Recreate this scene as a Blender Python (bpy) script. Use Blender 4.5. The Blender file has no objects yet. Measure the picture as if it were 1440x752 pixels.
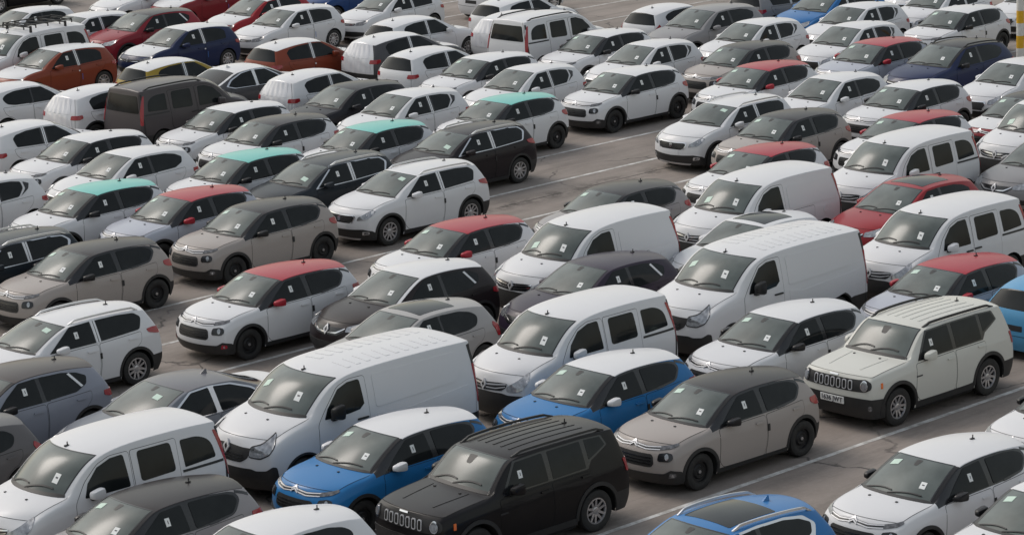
import bpy, bmesh, math, random
from mathutils import Vector, Matrix
from mathutils.bvhtree import BVHTree
from mathutils.geometry import delaunay_2d_cdt

scene = bpy.context.scene
COL = scene.collection
R_ = math.radians

# ---------------------------------------------------------------- camera, sky, sun, exposure
CAM_H, CAM_F, CAM_PITCH, CAM_PSI, CAM_ROLL = 15.2619, 4161.5, 0.234003, 0.819729, -0.036811
cd = bpy.data.cameras.new('camera')
cd.sensor_width = 36.0
cd.lens = CAM_F / 1440 * 36.0
cd.clip_end = 3000
cam = bpy.data.objects.new('camera', cd)
COL.objects.link(cam)
_fw = Vector((math.cos(CAM_PSI) * math.cos(CAM_PITCH), math.sin(CAM_PSI) * math.cos(CAM_PITCH), -math.sin(CAM_PITCH)))
_r = Vector((math.sin(CAM_PSI), -math.cos(CAM_PSI), 0)); _u = _r.cross(_fw)
_c, _s = math.cos(CAM_ROLL), math.sin(CAM_ROLL)
_r, _u = _r * _c + _u * _s, _u * _c - _r * _s
cam.location = (0, 0, CAM_H)
cam.rotation_euler = Matrix((_r, _u, -_fw)).transposed().to_euler()
scene.camera = cam

SUN_AZ, SUN_EL = R_(99), R_(45)        # azimuth measured from +X towards +Y
world = bpy.data.worlds.new('World')
scene.world = world
world.use_nodes = True
wn = world.node_tree
sky = wn.nodes.new('ShaderNodeTexSky')
sky.sky_type = 'NISHITA'
sky.sun_disc = False
sky.sun_elevation = SUN_EL
sky.sun_rotation = math.pi / 2 - SUN_AZ
sky.dust_density = 3.0
sky.air_density = 2.0
sky.ozone_density = 0.0
bg = wn.nodes['Background']
bg.inputs['Strength'].default_value = 0.15
hazy = wn.nodes.new('ShaderNodeHueSaturation')          # milky haze takes most colour out of the sky
hazy.inputs['Saturation'].default_value = 0.45
wn.links.new(sky.outputs[0], hazy.inputs['Color'])
wn.links.new(hazy.outputs[0], bg.inputs['Color'])
sl = bpy.data.lights.new('sun', 'SUN')
sl.energy = 0.9
sl.angle = R_(22)
sl.color = (1.0, 0.93, 0.88)
sun = bpy.data.objects.new('sun', sl)
COL.objects.link(sun)
sdir = Vector((math.cos(SUN_AZ) * math.cos(SUN_EL), math.sin(SUN_AZ) * math.cos(SUN_EL), math.sin(SUN_EL)))
sun.rotation_euler = sdir.to_track_quat('Z', 'Y').to_euler()
sun.location = (40, 60, 60)
scene.view_settings.view_transform = 'Standard'
scene.view_settings.look = 'None'
scene.view_settings.gamma = 1.0
scene.view_settings.exposure = -0.1
scene.render.engine = 'CYCLES'
scene.cycles.max_bounces = 6

# ---------------------------------------------------------------- materials
MATS = {}
def mat(name, color=(.5, .5, .5), rough=.5, metal=0., coat=0., spec=.5, noise=None, emit=None):
    m = bpy.data.materials.new(name)
    m.use_nodes = True
    nt = m.node_tree
    b = nt.nodes['Principled BSDF']
    b.inputs['Base Color'].default_value = (*color, 1)
    b.inputs['Roughness'].default_value = rough
    b.inputs['Metallic'].default_value = metal
    b.inputs['Coat Weight'].default_value = coat
    b.inputs['Specular IOR Level'].default_value = spec
    MATS[name] = m
    if noise:
        sc, amt, c2 = noise
        tc = nt.nodes.new('ShaderNodeTexCoord')
        n = nt.nodes.new('ShaderNodeTexNoise')
        n.inputs['Scale'].default_value = sc
        n.inputs['Detail'].default_value = 5
        mp = nt.nodes.new('ShaderNodeMapRange')
        mp.inputs[1].default_value = .35; mp.inputs[2].default_value = .75
        mp.inputs[3].default_value = 0; mp.inputs[4].default_value = amt
        mx = nt.nodes.new('ShaderNodeMix'); mx.data_type = 'RGBA'
        mx.inputs[6].default_value = (*color, 1); mx.inputs[7].default_value = (*c2, 1)
        nt.links.new(tc.outputs['Object'], n.inputs['Vector'])
        nt.links.new(n.outputs['Fac'], mp.inputs[0])
        nt.links.new(mp.outputs[0], mx.inputs[0])
        nt.links.new(mx.outputs[2], b.inputs['Base Color'])
    return m

def paint_material():
    m = mat('car_paint', rough=.3, coat=.12, spec=.2)
    nt = m.node_tree; N = nt.nodes; Lk = nt.links
    b = N['Principled BSDF']
    b.inputs['Coat Roughness'].default_value = .06
    oi = N.new('ShaderNodeObjectInfo')
    g = N.new('ShaderNodeNewGeometry')
    n = N.new('ShaderNodeTexNoise'); n.inputs['Scale'].default_value = 1.6; n.inputs['Detail'].default_value = 7
    n.inputs['Roughness'].default_value = .65
    Lk.new(g.outputs['Position'], n.inputs['Vector'])
    sx = N.new('ShaderNodeSeparateXYZ'); Lk.new(g.outputs['Normal'], sx.inputs[0])
    up = N.new('ShaderNodeMapRange'); up.inputs[1].default_value = .3; up.inputs[2].default_value = 1
    up.inputs[3].default_value = .25; up.inputs[4].default_value = 1
    Lk.new(sx.outputs['Z'], up.inputs[0])
    mp = N.new('ShaderNodeMapRange'); mp.inputs[1].default_value = .3; mp.inputs[2].default_value = .75
    mp.inputs[3].default_value = .006; mp.inputs[4].default_value = .055
    Lk.new(n.outputs['Fac'], mp.inputs[0])
    mu = N.new('ShaderNodeMath'); mu.operation = 'MULTIPLY'
    Lk.new(up.outputs[0], mu.inputs[0]); Lk.new(mp.outputs[0], mu.inputs[1])
    mx = N.new('ShaderNodeMix'); mx.data_type = 'RGBA'
    mx.inputs[7].default_value = (.33, .29, .27, 1)      # settled dust
    Lk.new(mu.outputs[0], mx.inputs[0]); Lk.new(oi.outputs['Color'], mx.inputs[6])
    Lk.new(mx.outputs[2], b.inputs['Base Color'])
    r2 = N.new('ShaderNodeMapRange'); r2.inputs[3].default_value = .24; r2.inputs[4].default_value = .42
    Lk.new(n.outputs['Fac'], r2.inputs[0]); Lk.new(r2.outputs[0], b.inputs['Roughness'])
    return m
PAINT = paint_material()
mat('black_plastic', (.018, .018, .019), .55, noise=(6, .25, (.05, .047, .044)))
mat('gloss_black', (.012, .012, .014), .25, coat=.3)
mat('rubber', (.016, .016, .016), .75, noise=(9, .35, (.05, .046, .042)))
mat('under_black', (.008, .008, .008), .9)
mat('chrome', (.72, .72, .74), .16, metal=1.)
mat('satin', (.62, .62, .64), .35, metal=.35)
mat('alloy', (.52, .52, .54), .3, metal=.9)
mat('dark_alloy', (.03, .03, .033), .35, metal=.6)
mat('steel_black', (.014, .014, .015), .5, metal=.3)
mat('red_lens', (.32, .012, .02), .18, coat=.5)
mat('amber_lens', (.75, .16, .02), .25, coat=.4)
mat('clear_lens', (.42, .43, .45), .12, metal=.55, coat=.8, noise=(14, .8, (.10, .10, .11)))
mat('dark_lens', (.05, .05, .055), .12, coat=.8, noise=(18, .6, (.30, .30, .32)))
mat('paper', (.78, .79, .78), .7)
mat('green_paper', (.50, .64, .56), .6)
mat('print_ink', (.08, .08, .09), .7)
mat('tape_white', (.74, .75, .77), .45)
mat('blue_tape', (.03, .13, .42), .5)
mat('side_glass', (.010, .012, .013), .07, coat=.0, spec=.22, noise=(2.2, .5, (.03, .033, .034)))
mat('wrap_film', (.66, .66, .69), .22, coat=.4)
mat('rail_silver', (.62, .63, .66), .28, metal=.85)
def windshield_material():
    # glass with a film of dust and the pale dashboard showing behind it
    m = mat('windshield_glass', (.10, .108, .098), .1, spec=.3)
    nt = m.node_tree; N = nt.nodes; Lk = nt.links; b = N['Principled BSDF']
    g = N.new('ShaderNodeNewGeometry')
    n = N.new('ShaderNodeTexNoise'); n.inputs['Scale'].default_value = 1.5; n.inputs['Detail'].default_value = 4
    Lk.new(g.outputs['Position'], n.inputs['Vector'])
    cr = N.new('ShaderNodeValToRGB')
    cr.color_ramp.elements[0].position = .32; cr.color_ramp.elements[0].color = (.075, .088, .085, 1)
    cr.color_ramp.elements[1].position = .70; cr.color_ramp.elements[1].color = (.15, .172, .165, 1)
    Lk.new(n.outputs['Fac'], cr.inputs[0]); Lk.new(cr.outputs[0], b.inputs['Base Color'])
    b.inputs['Roughness'].default_value = .19
    return m
windshield_material()

# ---------------------------------------------------------------- mesh helpers
def new_mesh(name, verts, faces, mats, smooth=True, angle=35, midx=None, normals=None):
    me = bpy.data.meshes.new(name)
    me.from_pydata([tuple(v) for v in verts], [], faces)
    for m in mats if isinstance(mats, (list, tuple)) else [mats]:
        me.materials.append(MATS[m] if isinstance(m, str) else m)
    if midx:
        me.polygons.foreach_set('material_index', midx)
    if smooth:
        me.polygons.foreach_set('use_smooth', [True] * len(me.polygons))
        if normals is not None:
            me.normals_split_custom_set_from_vertices(normals)
        elif angle:
            me.set_sharp_from_angle(angle=R_(angle))
    me.update()
    return me

def flip_mesh(me):
    """mirror image of a mesh about y = 0"""
    vs = [(v.co.x, -v.co.y, v.co.z) for v in me.vertices]
    fs = [tuple(reversed(p.vertices)) for p in me.polygons]
    n = new_mesh(me.name, vs, fs, list(me.materials), midx=[p.material_index for p in me.polygons])
    return n

def join_data(*parts):
    V, F = [], []
    for v, f in parts:
        o = len(V); V += list(v); F += [tuple(i + o for i in q) for q in f]
    return V, F

def box(x0, x1, y0, y1, z0, z1, bev=0.):
    if bev <= 0:
        v = [(x, y, z) for z in (z0, z1) for y in (y0, y1) for x in (x0, x1)]
        f = [(0, 2, 3, 1), (4, 5, 7, 6), (0, 1, 5, 4), (2, 6, 7, 3), (0, 4, 6, 2), (1, 3, 7, 5)]
        return v, f
    bm = bmesh.new()
    v, f = box(x0, x1, y0, y1, z0, z1)
    vs = [bm.verts.new(p) for p in v]
    for q in f: bm.faces.new([vs[i] for i in q])
    bmesh.ops.bevel(bm, geom=bm.edges[:], offset=bev, segments=2, affect='EDGES', profile=.6)
    out = bm_data(bm)
    bm.free()
    return out

def bm_data(bm):
    bm.verts.index_update()
    return [tuple(v.co) for v in bm.verts], [tuple(v.index for v in f.verts) for f in bm.faces]

def lathe(profile, n=32, axis='y', close=False):
    """profile [(r, h)] turned round the axis"""
    V, F = [], []
    m = len(profile)
    for i in range(n):
        a = 2 * math.pi * i / n
        for r, h in profile:
            if axis == 'y': V.append((r * math.cos(a), h, r * math.sin(a)))
            else: V.append((r * math.cos(a), r * math.sin(a), h))
    for i in range(n):
        for k in range(m - 1 + (1 if close else 0)):
            a, b = i * m + k, i * m + (k + 1) % m
            c, d = ((i + 1) % n) * m + (k + 1) % m, ((i + 1) % n) * m + k
            F.append((a, b, c, d) if axis == 'y' else (a, d, c, b))
    return V, F

def subsurf(verts, faces, crease, levels, midx=None):
    """Catmull-Clark of a cage; crease {(i, j): w}"""
    bm = bmesh.new()
    vs = [bm.verts.new(v) for v in verts]
    for k, q in enumerate(faces):
        f = bm.faces.new([vs[i] for i in q]); f.smooth = True
        if midx: f.material_index = midx[k]
    bm.verts.ensure_lookup_table()
    if crease:
        lay = bm.edges.layers.float.new('crease_edge')
        for (a, b), w in crease.items():
            e = bm.edges.get((vs[a], vs[b]))
            if e: e[lay] = w
    me = bpy.data.meshes.new('cage'); bm.to_mesh(me); bm.free()
    for _ in range(16): me.materials.append(None)
    ob = bpy.data.objects.new('cage', me); COL.objects.link(ob)
    md = ob.modifiers.new('s', 'SUBSURF'); md.levels = levels; md.render_levels = levels
    dg = bpy.context.evaluated_depsgraph_get()
    ev = ob.evaluated_get(dg)
    out = bpy.data.meshes.new_from_object(ev)
    V = [v.co.copy() for v in out.vertices]
    F = [tuple(p.vertices) for p in out.polygons]
    M = [p.material_index for p in out.polygons]
    bpy.data.objects.remove(ob); bpy.data.meshes.remove(me); bpy.data.meshes.remove(out)
    return V, F, M

def rounded(poly, rad, seg=5):
    """round the corners of a 2D polygon; rad is one number or one per corner"""
    out = []
    n = len(poly)
    for i in range(n):
        p = Vector(poly[i][:2]); a = Vector(poly[i - 1][:2]); b = Vector(poly[(i + 1) % n][:2])
        r = rad[i] if isinstance(rad, (list, tuple)) else rad
        if len(poly[i]) > 2: r = poly[i][2]
        u, w = (a - p), (b - p)
        lu, lw = u.length, w.length
        if r <= 0 or lu < 1e-6 or lw < 1e-6:
            out.append(p); continue
        d = min(r, lu * .49, lw * .49)
        s, e = p + u / lu * d, p + w / lw * d
        for k in range(seg + 1):
            t = k / seg
            out.append(s * (1 - t) ** 2 + p * 2 * t * (1 - t) + e * t * t)
    return [tuple(q) for q in out]

def densify(poly, step, closed=True):
    out = []
    n = len(poly)
    for i in range(n if closed else n - 1):
        a, b = Vector(poly[i]), Vector(poly[(i + 1) % n])
        k = max(1, int(math.ceil((b - a).length / step)))
        for j in range(k): out.append(tuple(a + (b - a) * j / k))
    if not closed: out.append(tuple(poly[-1]))
    return out

def ribbon(line, w):
    """outline polygon of a 2D polyline given a width"""
    L, Rr = [], []
    pts = [Vector(p) for p in line]
    for i, p in enumerate(pts):
        a = pts[max(i - 1, 0)]; b = pts[min(i + 1, len(pts) - 1)]
        t = (b - a).normalized(); nrm = Vector((-t.y, t.x))
        ww = (w[i] if isinstance(w, (list, tuple)) else w) / 2
        L.append(tuple(p + nrm * ww)); Rr.append(tuple(p - nrm * ww))
    return L + Rr[::-1]

def inside(p, poly):
    c = False; n = len(poly); x, y = p; j = n - 1
    for i in range(n):
        xi, yi = poly[i]; xj, yj = poly[j]
        if (yi > y) != (yj > y) and x < (xj - xi) * (y - yi) / (yj - yi) + xi: c = not c
        j = i
    return c

def dist_poly(p, poly):
    best = 9.; P = Vector(p)
    for i in range(len(poly)):
        a, b = Vector(poly[i - 1]), Vector(poly[i]); d = b - a
        t = max(0, min(1, (P - a).dot(d) / max(d.length_squared, 1e-12)))
        best = min(best, (a + d * t - P).length)
    return best

# ---------------------------------------------------------------- car shell
ROWF = [0, .17, .38, .62, .84, 1.]
TJ = [0, .36, .68, .93, 1.]
class Shell:
    """Body surface of one car: x from the front bumper, y to the right, z up."""
    def __init__(s, L, W, H, fo, wb, R, archR, st, xf, xr, z0=.2, wk=None, sweep_r=.14, fpow=2.6, cab=3, rf=5, glass_top=None, cr=None, lev=3, zf=None, dark_cab=None):
        s.st, s.cab = st, cab
        s.L, s.W, s.H, s.fo, s.wb, s.R, s.archR = L, W, H, fo, wb, R, archR
        wk = wk or [.95, .985, 1., 1., .985, .93]
        cr = dict(dict(cowl=.75, rail=.45, hood=.3, shoulder=.4, belt=.55, rear=.55, rooff=.25, nose=.25), **(cr or {}))
        N = len(st) - 1; K = 7; J = len(TJ) - 1
        def side(i, k):
            xb, xt, xc, zb, zt, zc, ys, yt = st[i]
            if k <= 5:
                z = z0 + (zb - z0) * ROWF[k]; y = ys * wk[k]; x = xb
                if i == N: x = xr[k] - sweep_r
                if i == 0: x = xb + (xf[k] - xf[3]) * .5
            else:
                t = (k - 5) / 2
                yb = ys * wk[5]
                z = zb + (zt - zb) * t; y = yb + (yt - yb) * t + (.012 if k == 6 else 0); x = xb + (xt - xb) * t
                if i == N: x = xr[k] - sweep_r * (.8 if k == 6 else .6)
            return Vector((x, y, z))
        def top(i, j):
            if j == J: return side(i, 7)
            xb, xt, xc, zb, zt, zc, ys, yt = st[i]
            t = TJ[j]
            e = side(i, 7)
            return Vector((xc + (e.x - xc) * t ** 2.2, yt * t, zc + (zt - zc) * t ** 2.4))
        def front(j, k):
            if k == 7: return top(0, j)
            e = side(0, k)
            if j == J: return e
            t = TJ[j]
            zz = e.z if zf is None else zf[k] + (e.z - zf[k]) * t ** 2
            return Vector((xf[k] + (e.x - xf[k]) * t ** fpow, e.y * t, zz))
        def rear(j, k):
            if k == 7: return top(N, j)
            e = side(N, k)
            if j == J: return e
            t = TJ[j]
            return Vector((xr[k] + (e.x - xr[k]) * t ** 3, e.y * t, e.z))
        V, F, M, C, key = [], [], [], {}, {}
        def vid(p):
            q = (round(p[0], 5), round(p[1], 5), round(p[2], 5))
            if q not in key: key[q] = len(V); V.append(q)
            return key[q]
        def quad(ps, sgn, m):
            ids = [vid((p[0], p[1] * sgn, p[2])) for p in ps]
            if sgn < 0: ids = ids[::-1]
            u = []
            for i in ids:
                if i not in u: u.append(i)
            if len(u) > 2: F.append(tuple(u)); M.append(m)
        def crease(a, b, w):
            for sg in (1, -1):
                i, j = vid((a[0], a[1] * sg, a[2])), vid((b[0], b[1] * sg, b[2]))
                C[(i, j)] = max(w, C.get((i, j), 0))
        for sg in (1, -1):
            for i in range(N):
                for k in range(K):
                    m = 4 if (k >= 5 and i >= cab) else 0
                    if i == N - 1 and k < 2: m = 9
                    if m == 4 and dark_cab and dark_cab[0] <= i < dark_cab[1]: m = 10
                    quad([side(i, k), side(i, k + 1), side(i + 1, k + 1), side(i + 1, k)], sg, m)
                for j in range(J):
                    m = 1 if i < cab else (2 if i < rf else 3)
                    if m == 2 and j == J - 1: m = 5
                    if glass_top and i >= glass_top[1]: m = 12
                    if glass_top and glass_top[0] <= i < glass_top[1] and j < J - 1: m = 6
                    quad([top(i, j), top(i + 1, j), top(i + 1, j + 1), top(i, j + 1)], sg, m)
            for j in range(J):
                for k in range(K):
                    quad([front(j, k), front(j, k + 1), front(j + 1, k + 1), front(j + 1, k)], sg, 7 if k < 4 else 0)
                    m = 0
                    if k >= 5: m = 6 if (j < J - 1 and not glass_top) else 0
                    elif k >= 2: m = 8 if j < J - 1 else 0
                    else: m = 9
                    quad([rear(j, k), rear(j + 1, k), rear(j + 1, k + 1), rear(j, k + 1)], sg, m)
        for i in range(N):
            crease(side(i, 7), side(i + 1, 7), cr['hood'] if i < cab else cr['rail'])
            crease(side(i, 4), side(i + 1, 4), cr['shoulder'])
            if i >= cab: crease(side(i, 5), side(i + 1, 5), cr['belt'])
        for j in range(J):
            crease(top(cab, j), top(cab, j + 1), cr['cowl'])
            crease(top(rf, j), top(rf, j + 1), cr['rooff'])
            crease(top(N, j), top(N, j + 1), cr['rear'])
            crease(top(0, j), top(0, j + 1), cr['nose'])
            if glass_top:
                for g in glass_top: crease(top(g, j), top(g, j + 1), .4)
        V, F, M = subsurf(V, F, C, lev, M)
        x0 = min(v.x for v in V); x1 = max(v.x for v in V); ym = max(v.y for v in V); zm = max(v.z for v in V); zn = min(v.z for v in V)
        for v in V:
            v.x = (v.x - x0) * L / (x1 - x0); v.y *= W / 2 / ym; v.z = z0 + (v.z - zn) * (H - z0) / (zm - zn)
        s.V, s.F, s.M, s.z0 = V, F, M, z0
        s.fx = lambda x: (x - x0) * L / (x1 - x0)
        s.fy = W / 2 / ym
        s.bvh = BVHTree.FromPolygons(V, F)
        s.nor = [Vector() for _ in V]
        for f in F:
            n = (V[f[2]] - V[f[0]]).cross(V[f[3 % len(f)]] - V[f[1]])
            for i in f: s.nor[i] += n
        for n in s.nor: n.normalize()
        s.cut = list(range(len(F)))
        s.axf, s.axr = 1.15, L - 1.15
        s.arch()
    def arch(s):
        dead = set()
        for cx in (s.fo, s.fo + s.wb):
            kill = set()
            for fi, f in enumerate(s.F):
                if s.M[fi] in (1, 2, 3): continue
                c = sum((s.V[i] for i in f), Vector()) / len(f)
                if abs(c.y) > .5 and (c.x - cx) ** 2 + (c.z - s.R) ** 2 < s.archR ** 2 : kill.add(fi)
                elif abs(c.y) > .5 and abs(c.x - cx) < s.archR and c.z < s.R: kill.add(fi)
            kv = {i for fi in kill for i in s.F[fi]}
            dead |= kill
            for fi, f in enumerate(s.F):
                if fi in dead: continue
                for i in f:
                    if i in kv:
                        v = s.V[i]
                        if v.z > s.R:
                            d = Vector((v.x - cx, v.z - s.R)); d = d.normalized() * s.archR
                            v.x, v.z = cx + d.x, s.R + d.y
                        else:
                            v.x = cx + math.copysign(s.archR, v.x - cx)
        s.cut = [i for i in range(len(s.F)) if i not in dead]
    def region(s, name, ids, mats=PAINT, sgn=0):
        fs = [s.F[i] for i in s.cut if s.M[i] in ids and (not sgn or sgn * sum(s.V[q].y for q in s.F[i]) > 0)]
        used = sorted({i for f in fs for i in f}); mp = {a: b for b, a in enumerate(used)}
        return new_mesh(name, [s.V[i] for i in used], [tuple(mp[i] for i in f) for f in fs], mats, normals=[s.nor[i] for i in used])
    def seam(s, name, A, B, w=.012, off=.003, m='under_black'):
        """narrow strip that follows the border between two sets of regions"""
        A, B = set(A), set(B); ef = {}
        for fi in s.cut:
            f = s.F[fi]
            for i in range(len(f)):
                ef.setdefault(tuple(sorted((f[i], f[(i + 1) % len(f)]))), []).append(fi)
        ac = {}; ed = []
        for e, fs in ef.items():
            if len(fs) == 2 and ((s.M[fs[0]] in A and s.M[fs[1]] in B) or (s.M[fs[1]] in A and s.M[fs[0]] in B)):
                fa = fs[0] if s.M[fs[0]] in A else fs[1]
                c = sum((s.V[i] for i in s.F[fa]), Vector()) / len(s.F[fa])
                t = (s.V[e[1]] - s.V[e[0]]).normalized()
                for i in e:
                    n = s.nor[i]; d = c - s.V[i]; d -= n * d.dot(n); d -= t * d.dot(t)
                    if d.length > 1e-7: ac[i] = ac.get(i, Vector()) + d.normalized()
                ed.append(e)
        if not ed: return None
        V, F, ix = [], [], {}
        for i, a in ac.items():
            a = a.normalized() * w / 2; p = s.V[i] + s.nor[i] * off
            ix[i] = len(V); V += [p - a, p + a]
        for a, b in ed:
            if a not in ix or b not in ix: continue
            q = (ix[a], ix[b], ix[b] + 1, ix[a] + 1)
            nn = (V[q[1]] - V[q[0]]).cross(V[q[3]] - V[q[0]])
            F.append(q if nn.dot(s.nor[a]) > 0 else q[::-1])
        return new_mesh(name, V, F, m, angle=0)
    # projections: 2D point -> (position, normal)
    def hit(s, p, how):
        a, b = p
        if how != 'top': b = max(b, s.z0 + .003)
        if how == 'side': o, d = Vector((a, 2.5, b)), Vector((0, -1, 0))
        elif how == 'top': o, d = Vector((a, b, 4)), Vector((0, 0, -1))
        elif how == 'front':
            q = Vector((s.axf, 0, b)); dv = Vector((-s.axf, a, 0)).normalized(); o, d = q + dv * 3, -dv
        elif how == 'rear':
            q = Vector((s.axr, 0, b)); dv = Vector((s.L - s.axr, a, 0)).normalized(); o, d = q + dv * 3, -dv
        l, n, i, _ = s.bvh.ray_cast(o, d, 6)
        if l is None:
            l, n, i, _ = s.bvh.find_nearest(o + d * (1.6 if how != 'top' else 3))
        # smooth normal
        f = s.F[i]; w = Vector()
        for vi in f: w += s.nor[vi] / ((s.V[vi] - l).length + 1e-4)
        return l, w.normalized()
    def patch(s, outline, how, off=.004, grid=.09, skirt=.02, step=.06, m='side_glass', name='patch', rad=0, lift=None):
        if rad or any(len(p) > 2 for p in outline): outline = rounded(outline, rad)
        ol = densify(outline, step)
        # drop near-duplicates
        o2 = []
        for p in ol:
            if not o2 or (Vector(p) - Vector(o2[-1])).length > 1e-4: o2.append(p)
        if (Vector(o2[0]) - Vector(o2[-1])).length < 1e-4: o2.pop()
        ol = o2; n = len(ol)
        xs = [p[0] for p in ol]; ys = [p[1] for p in ol]
        pts = list(ol)
        gx = int((max(xs) - min(xs)) / grid); gy = int((max(ys) - min(ys)) / grid)
        for i in range(1, gx + 1):
            for j in range(1, gy + 1):
                q = (min(xs) + (max(xs) - min(xs)) * i / (gx + 1), min(ys) + (max(ys) - min(ys)) * j / (gy + 1))
                if inside(q, ol) and dist_poly(q, ol) > grid * .35: pts.append(q)
        r = delaunay_2d_cdt([Vector(p) for p in pts], [], [list(range(n))], 1, 1e-6)
        P2, faces, orig = r[0], r[2], r[3]
        V = []; Nn = []
        for p in P2:
            l, nn = s.hit((p.x, p.y), how)
            o = off if lift is None else off + lift((p.x, p.y))
            V.append(l + nn * o); Nn.append(nn)
        F = [tuple(f) for f in faces]
        f = max(F, key=lambda f: ((V[f[1]] - V[f[0]]).cross(V[f[2]] - V[f[0]])).length)
        if ((V[f[1]] - V[f[0]]).cross(V[f[2]] - V[f[0]])).dot(Nn[f[0]]) < 0: F = [tuple(reversed(q)) for q in F]
        # skirt from boundary edges
        cnt = {}
        for q in F:
            for i in range(len(q)):
                cnt[(q[i], q[(i + 1) % len(q)])] = 1
        bd = [(a, b) for (a, b) in cnt if (b, a) not in cnt]
        mp = {}
        nv = len(V); normals = list(Nn)
        for a, b in bd:
            ids = []
            for i in (a, b):
                # duplicated top ring keeps the rim crisp
                if i not in mp:
                    mp[i] = len(V); V.append(V[i] - Nn[i] * (off + skirt)); normals.append(Nn[i])
            F.append((b, a, mp[a], mp[b]))
        return new_mesh(name, V, F, m, angle=50)

# ---------------------------------------------------------------- proto = list of part records
class Proto:
    def __init__(s, shell): s.parts = []; s.sh = shell; s.cx = shell.L / 2
    def add(s, name, me, role=None, parent=None, loc=None, rot=None, shift=True):
        if shift and loc is None and not me.get('sh'):
            me.transform(Matrix.Translation((-s.cx, 0, 0))); me['sh'] = 1
        s.parts.append(dict(name=name, me=me, role=role, parent=parent, loc=loc, rot=rot))
        return len(s.parts) - 1
    def pair(s, name, me, role=None, parent=(None, None), only=None):
        """right-hand mesh and its mirror image on the left; returns both indices"""
        l = flip_mesh(me)
        return (s.add(name, me, role, parent[0]), s.add(name, l, role, parent[1]))

def arc(cx, cz, r, a0, a1, n):
    return [(cx + r * math.cos(R_(a0 + (a1 - a0) * i / n)), cz + r * math.sin(R_(a0 + (a1 - a0) * i / n))) for i in range(n + 1)]

def arch_outline(sh, cx, w, zlow):
    """ring shaped outline of wheel arch cladding"""
    ri, ro = sh.archR - .004, sh.archR + w
    a = math.degrees(math.asin(max(-.95, min(.95, (zlow - sh.R) / ro))))
    b = math.degrees(math.asin(max(-.95, min(.95, (zlow - sh.R) / ri))))
    return arc(cx, sh.R, ro, a, 180 - a, 26) + arc(cx, sh.R, ri, 180 - b, b, 26)

WHEELS = {}
def make_wheel(kind, R, rimR, w=.2):
    k = (kind, R, rimR)
    if k in WHEELS: return WHEELS[k]
    h = w / 2
    tyre = lathe([(rimR - .005, -h * .85), (R - .05, -h), (R - .012, -h * .86), (R, -h * .6), (R, h * .6), (R - .012, h * .86), (R - .05, h), (rimR + .015, h * .93), (rimR - .005, h * .82)], 40)
    t = new_mesh('tyre', *tyre, 'rubber', angle=40)
    dm = 'steel_black' if kind == 'steel' else 'dark_alloy'
    hubd = lathe([(rimR, -h * .8), (rimR - .02, h * .1), (.06, h * .15), (.0, h * .15)], 28)
    hub = new_mesh('wheel', *hubd, 'under_black', angle=40)
    if kind == 'steel':
        prof = [(rimR, h * .84), (rimR - .022, h * .80), (rimR - .03, h * .45), (rimR * .66, h * .38), (rimR * .52, h * .62), (rimR * .3, h * .55), (.055, h * .58), (.045, h * .68), (0, h * .70)]
        d = lathe(prof, 30)
        bolts = []
        rim = new_mesh('rim', *d, 'steel_black', angle=40)
        cap = lathe([(.032, h * .66), (.028, h * .78), (0, h * .80)], 14)
        V, F = join_data(d, cap)
        rim = new_mesh('rim', V, F, ['steel_black', 'alloy'], angle=40, midx=[0] * len(d[1]) + [1] * len(cap[1]))
    else:
        ring = lathe([(rimR + .004, h * .86), (rimR - .018, h * .88), (rimR - .028, h * .6), (rimR - .01, h * .2)], 40)
        parts = [ring]
        n = {'alloy5': 5, 'alloy6': 6, 'alloy10': 10}[kind]
        for q in range(n):
            a = 2 * math.pi * q / n
            for e in ((-1, 1) if kind != 'alloy10' else (0,)):
                w0, w1 = (.026, .018) if kind == 'alloy5' else (.03, .024)
                off0, off1 = e * .022, e * (.052 if kind == 'alloy5' else .034)
                V = []
                for r, o, ww, zz in ((.045, off0, w0, h * .62), (rimR - .02, off1, w1, h * .82)):
                    for sy, hy in ((-1, 0), (1, 0), (1, -.03), (-1, -.03)):
                        x, z = r, o + sy * ww
                        V.append((x * math.cos(a) - z * math.sin(a), zz + hy, x * math.sin(a) + z * math.cos(a)))
                parts.append((V, [(0, 1, 5, 4), (1, 2, 6, 5), (3, 0, 4, 7), (4, 5, 6, 7)]))
        parts.append(lathe([(.062, h * .4), (.06, h * .66), (.045, h * .72), (0, h * .72)], 18))
        V, F = join_data(*parts)
        rim = new_mesh('rim', V, F, 'alloy', angle=35)
        bmm = bmesh.new(); bmm.from_mesh(rim); bmesh.ops.recalc_face_normals(bmm, faces=bmm.faces); bmm.to_mesh(rim); bmm.free()
    for m in (t, hub, rim): m['sh'] = 1
    WHEELS[k] = (hub, t, rim)
    return WHEELS[k]
def add_wheels(P, kind, track=.03, rimR=.2):
    sh = P.sh
    hub, t, rim = make_wheel(kind, sh.R, rimR)
    for cx in (sh.fo, sh.fo + sh.wb):
        for sg in (1, -1):
            y = sg * (sh.W / 2 - .1 - track)
            i = P.add('wheel', hub, loc=(cx - P.cx, y, sh.R), rot=(0, R_(random.uniform(0, 70)), 0 if sg > 0 else math.pi))
            P.add('tyre', t, parent=i, loc=(0, 0, 0)); P.add('rim', rim, parent=i, loc=(0, 0, 0))
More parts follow.
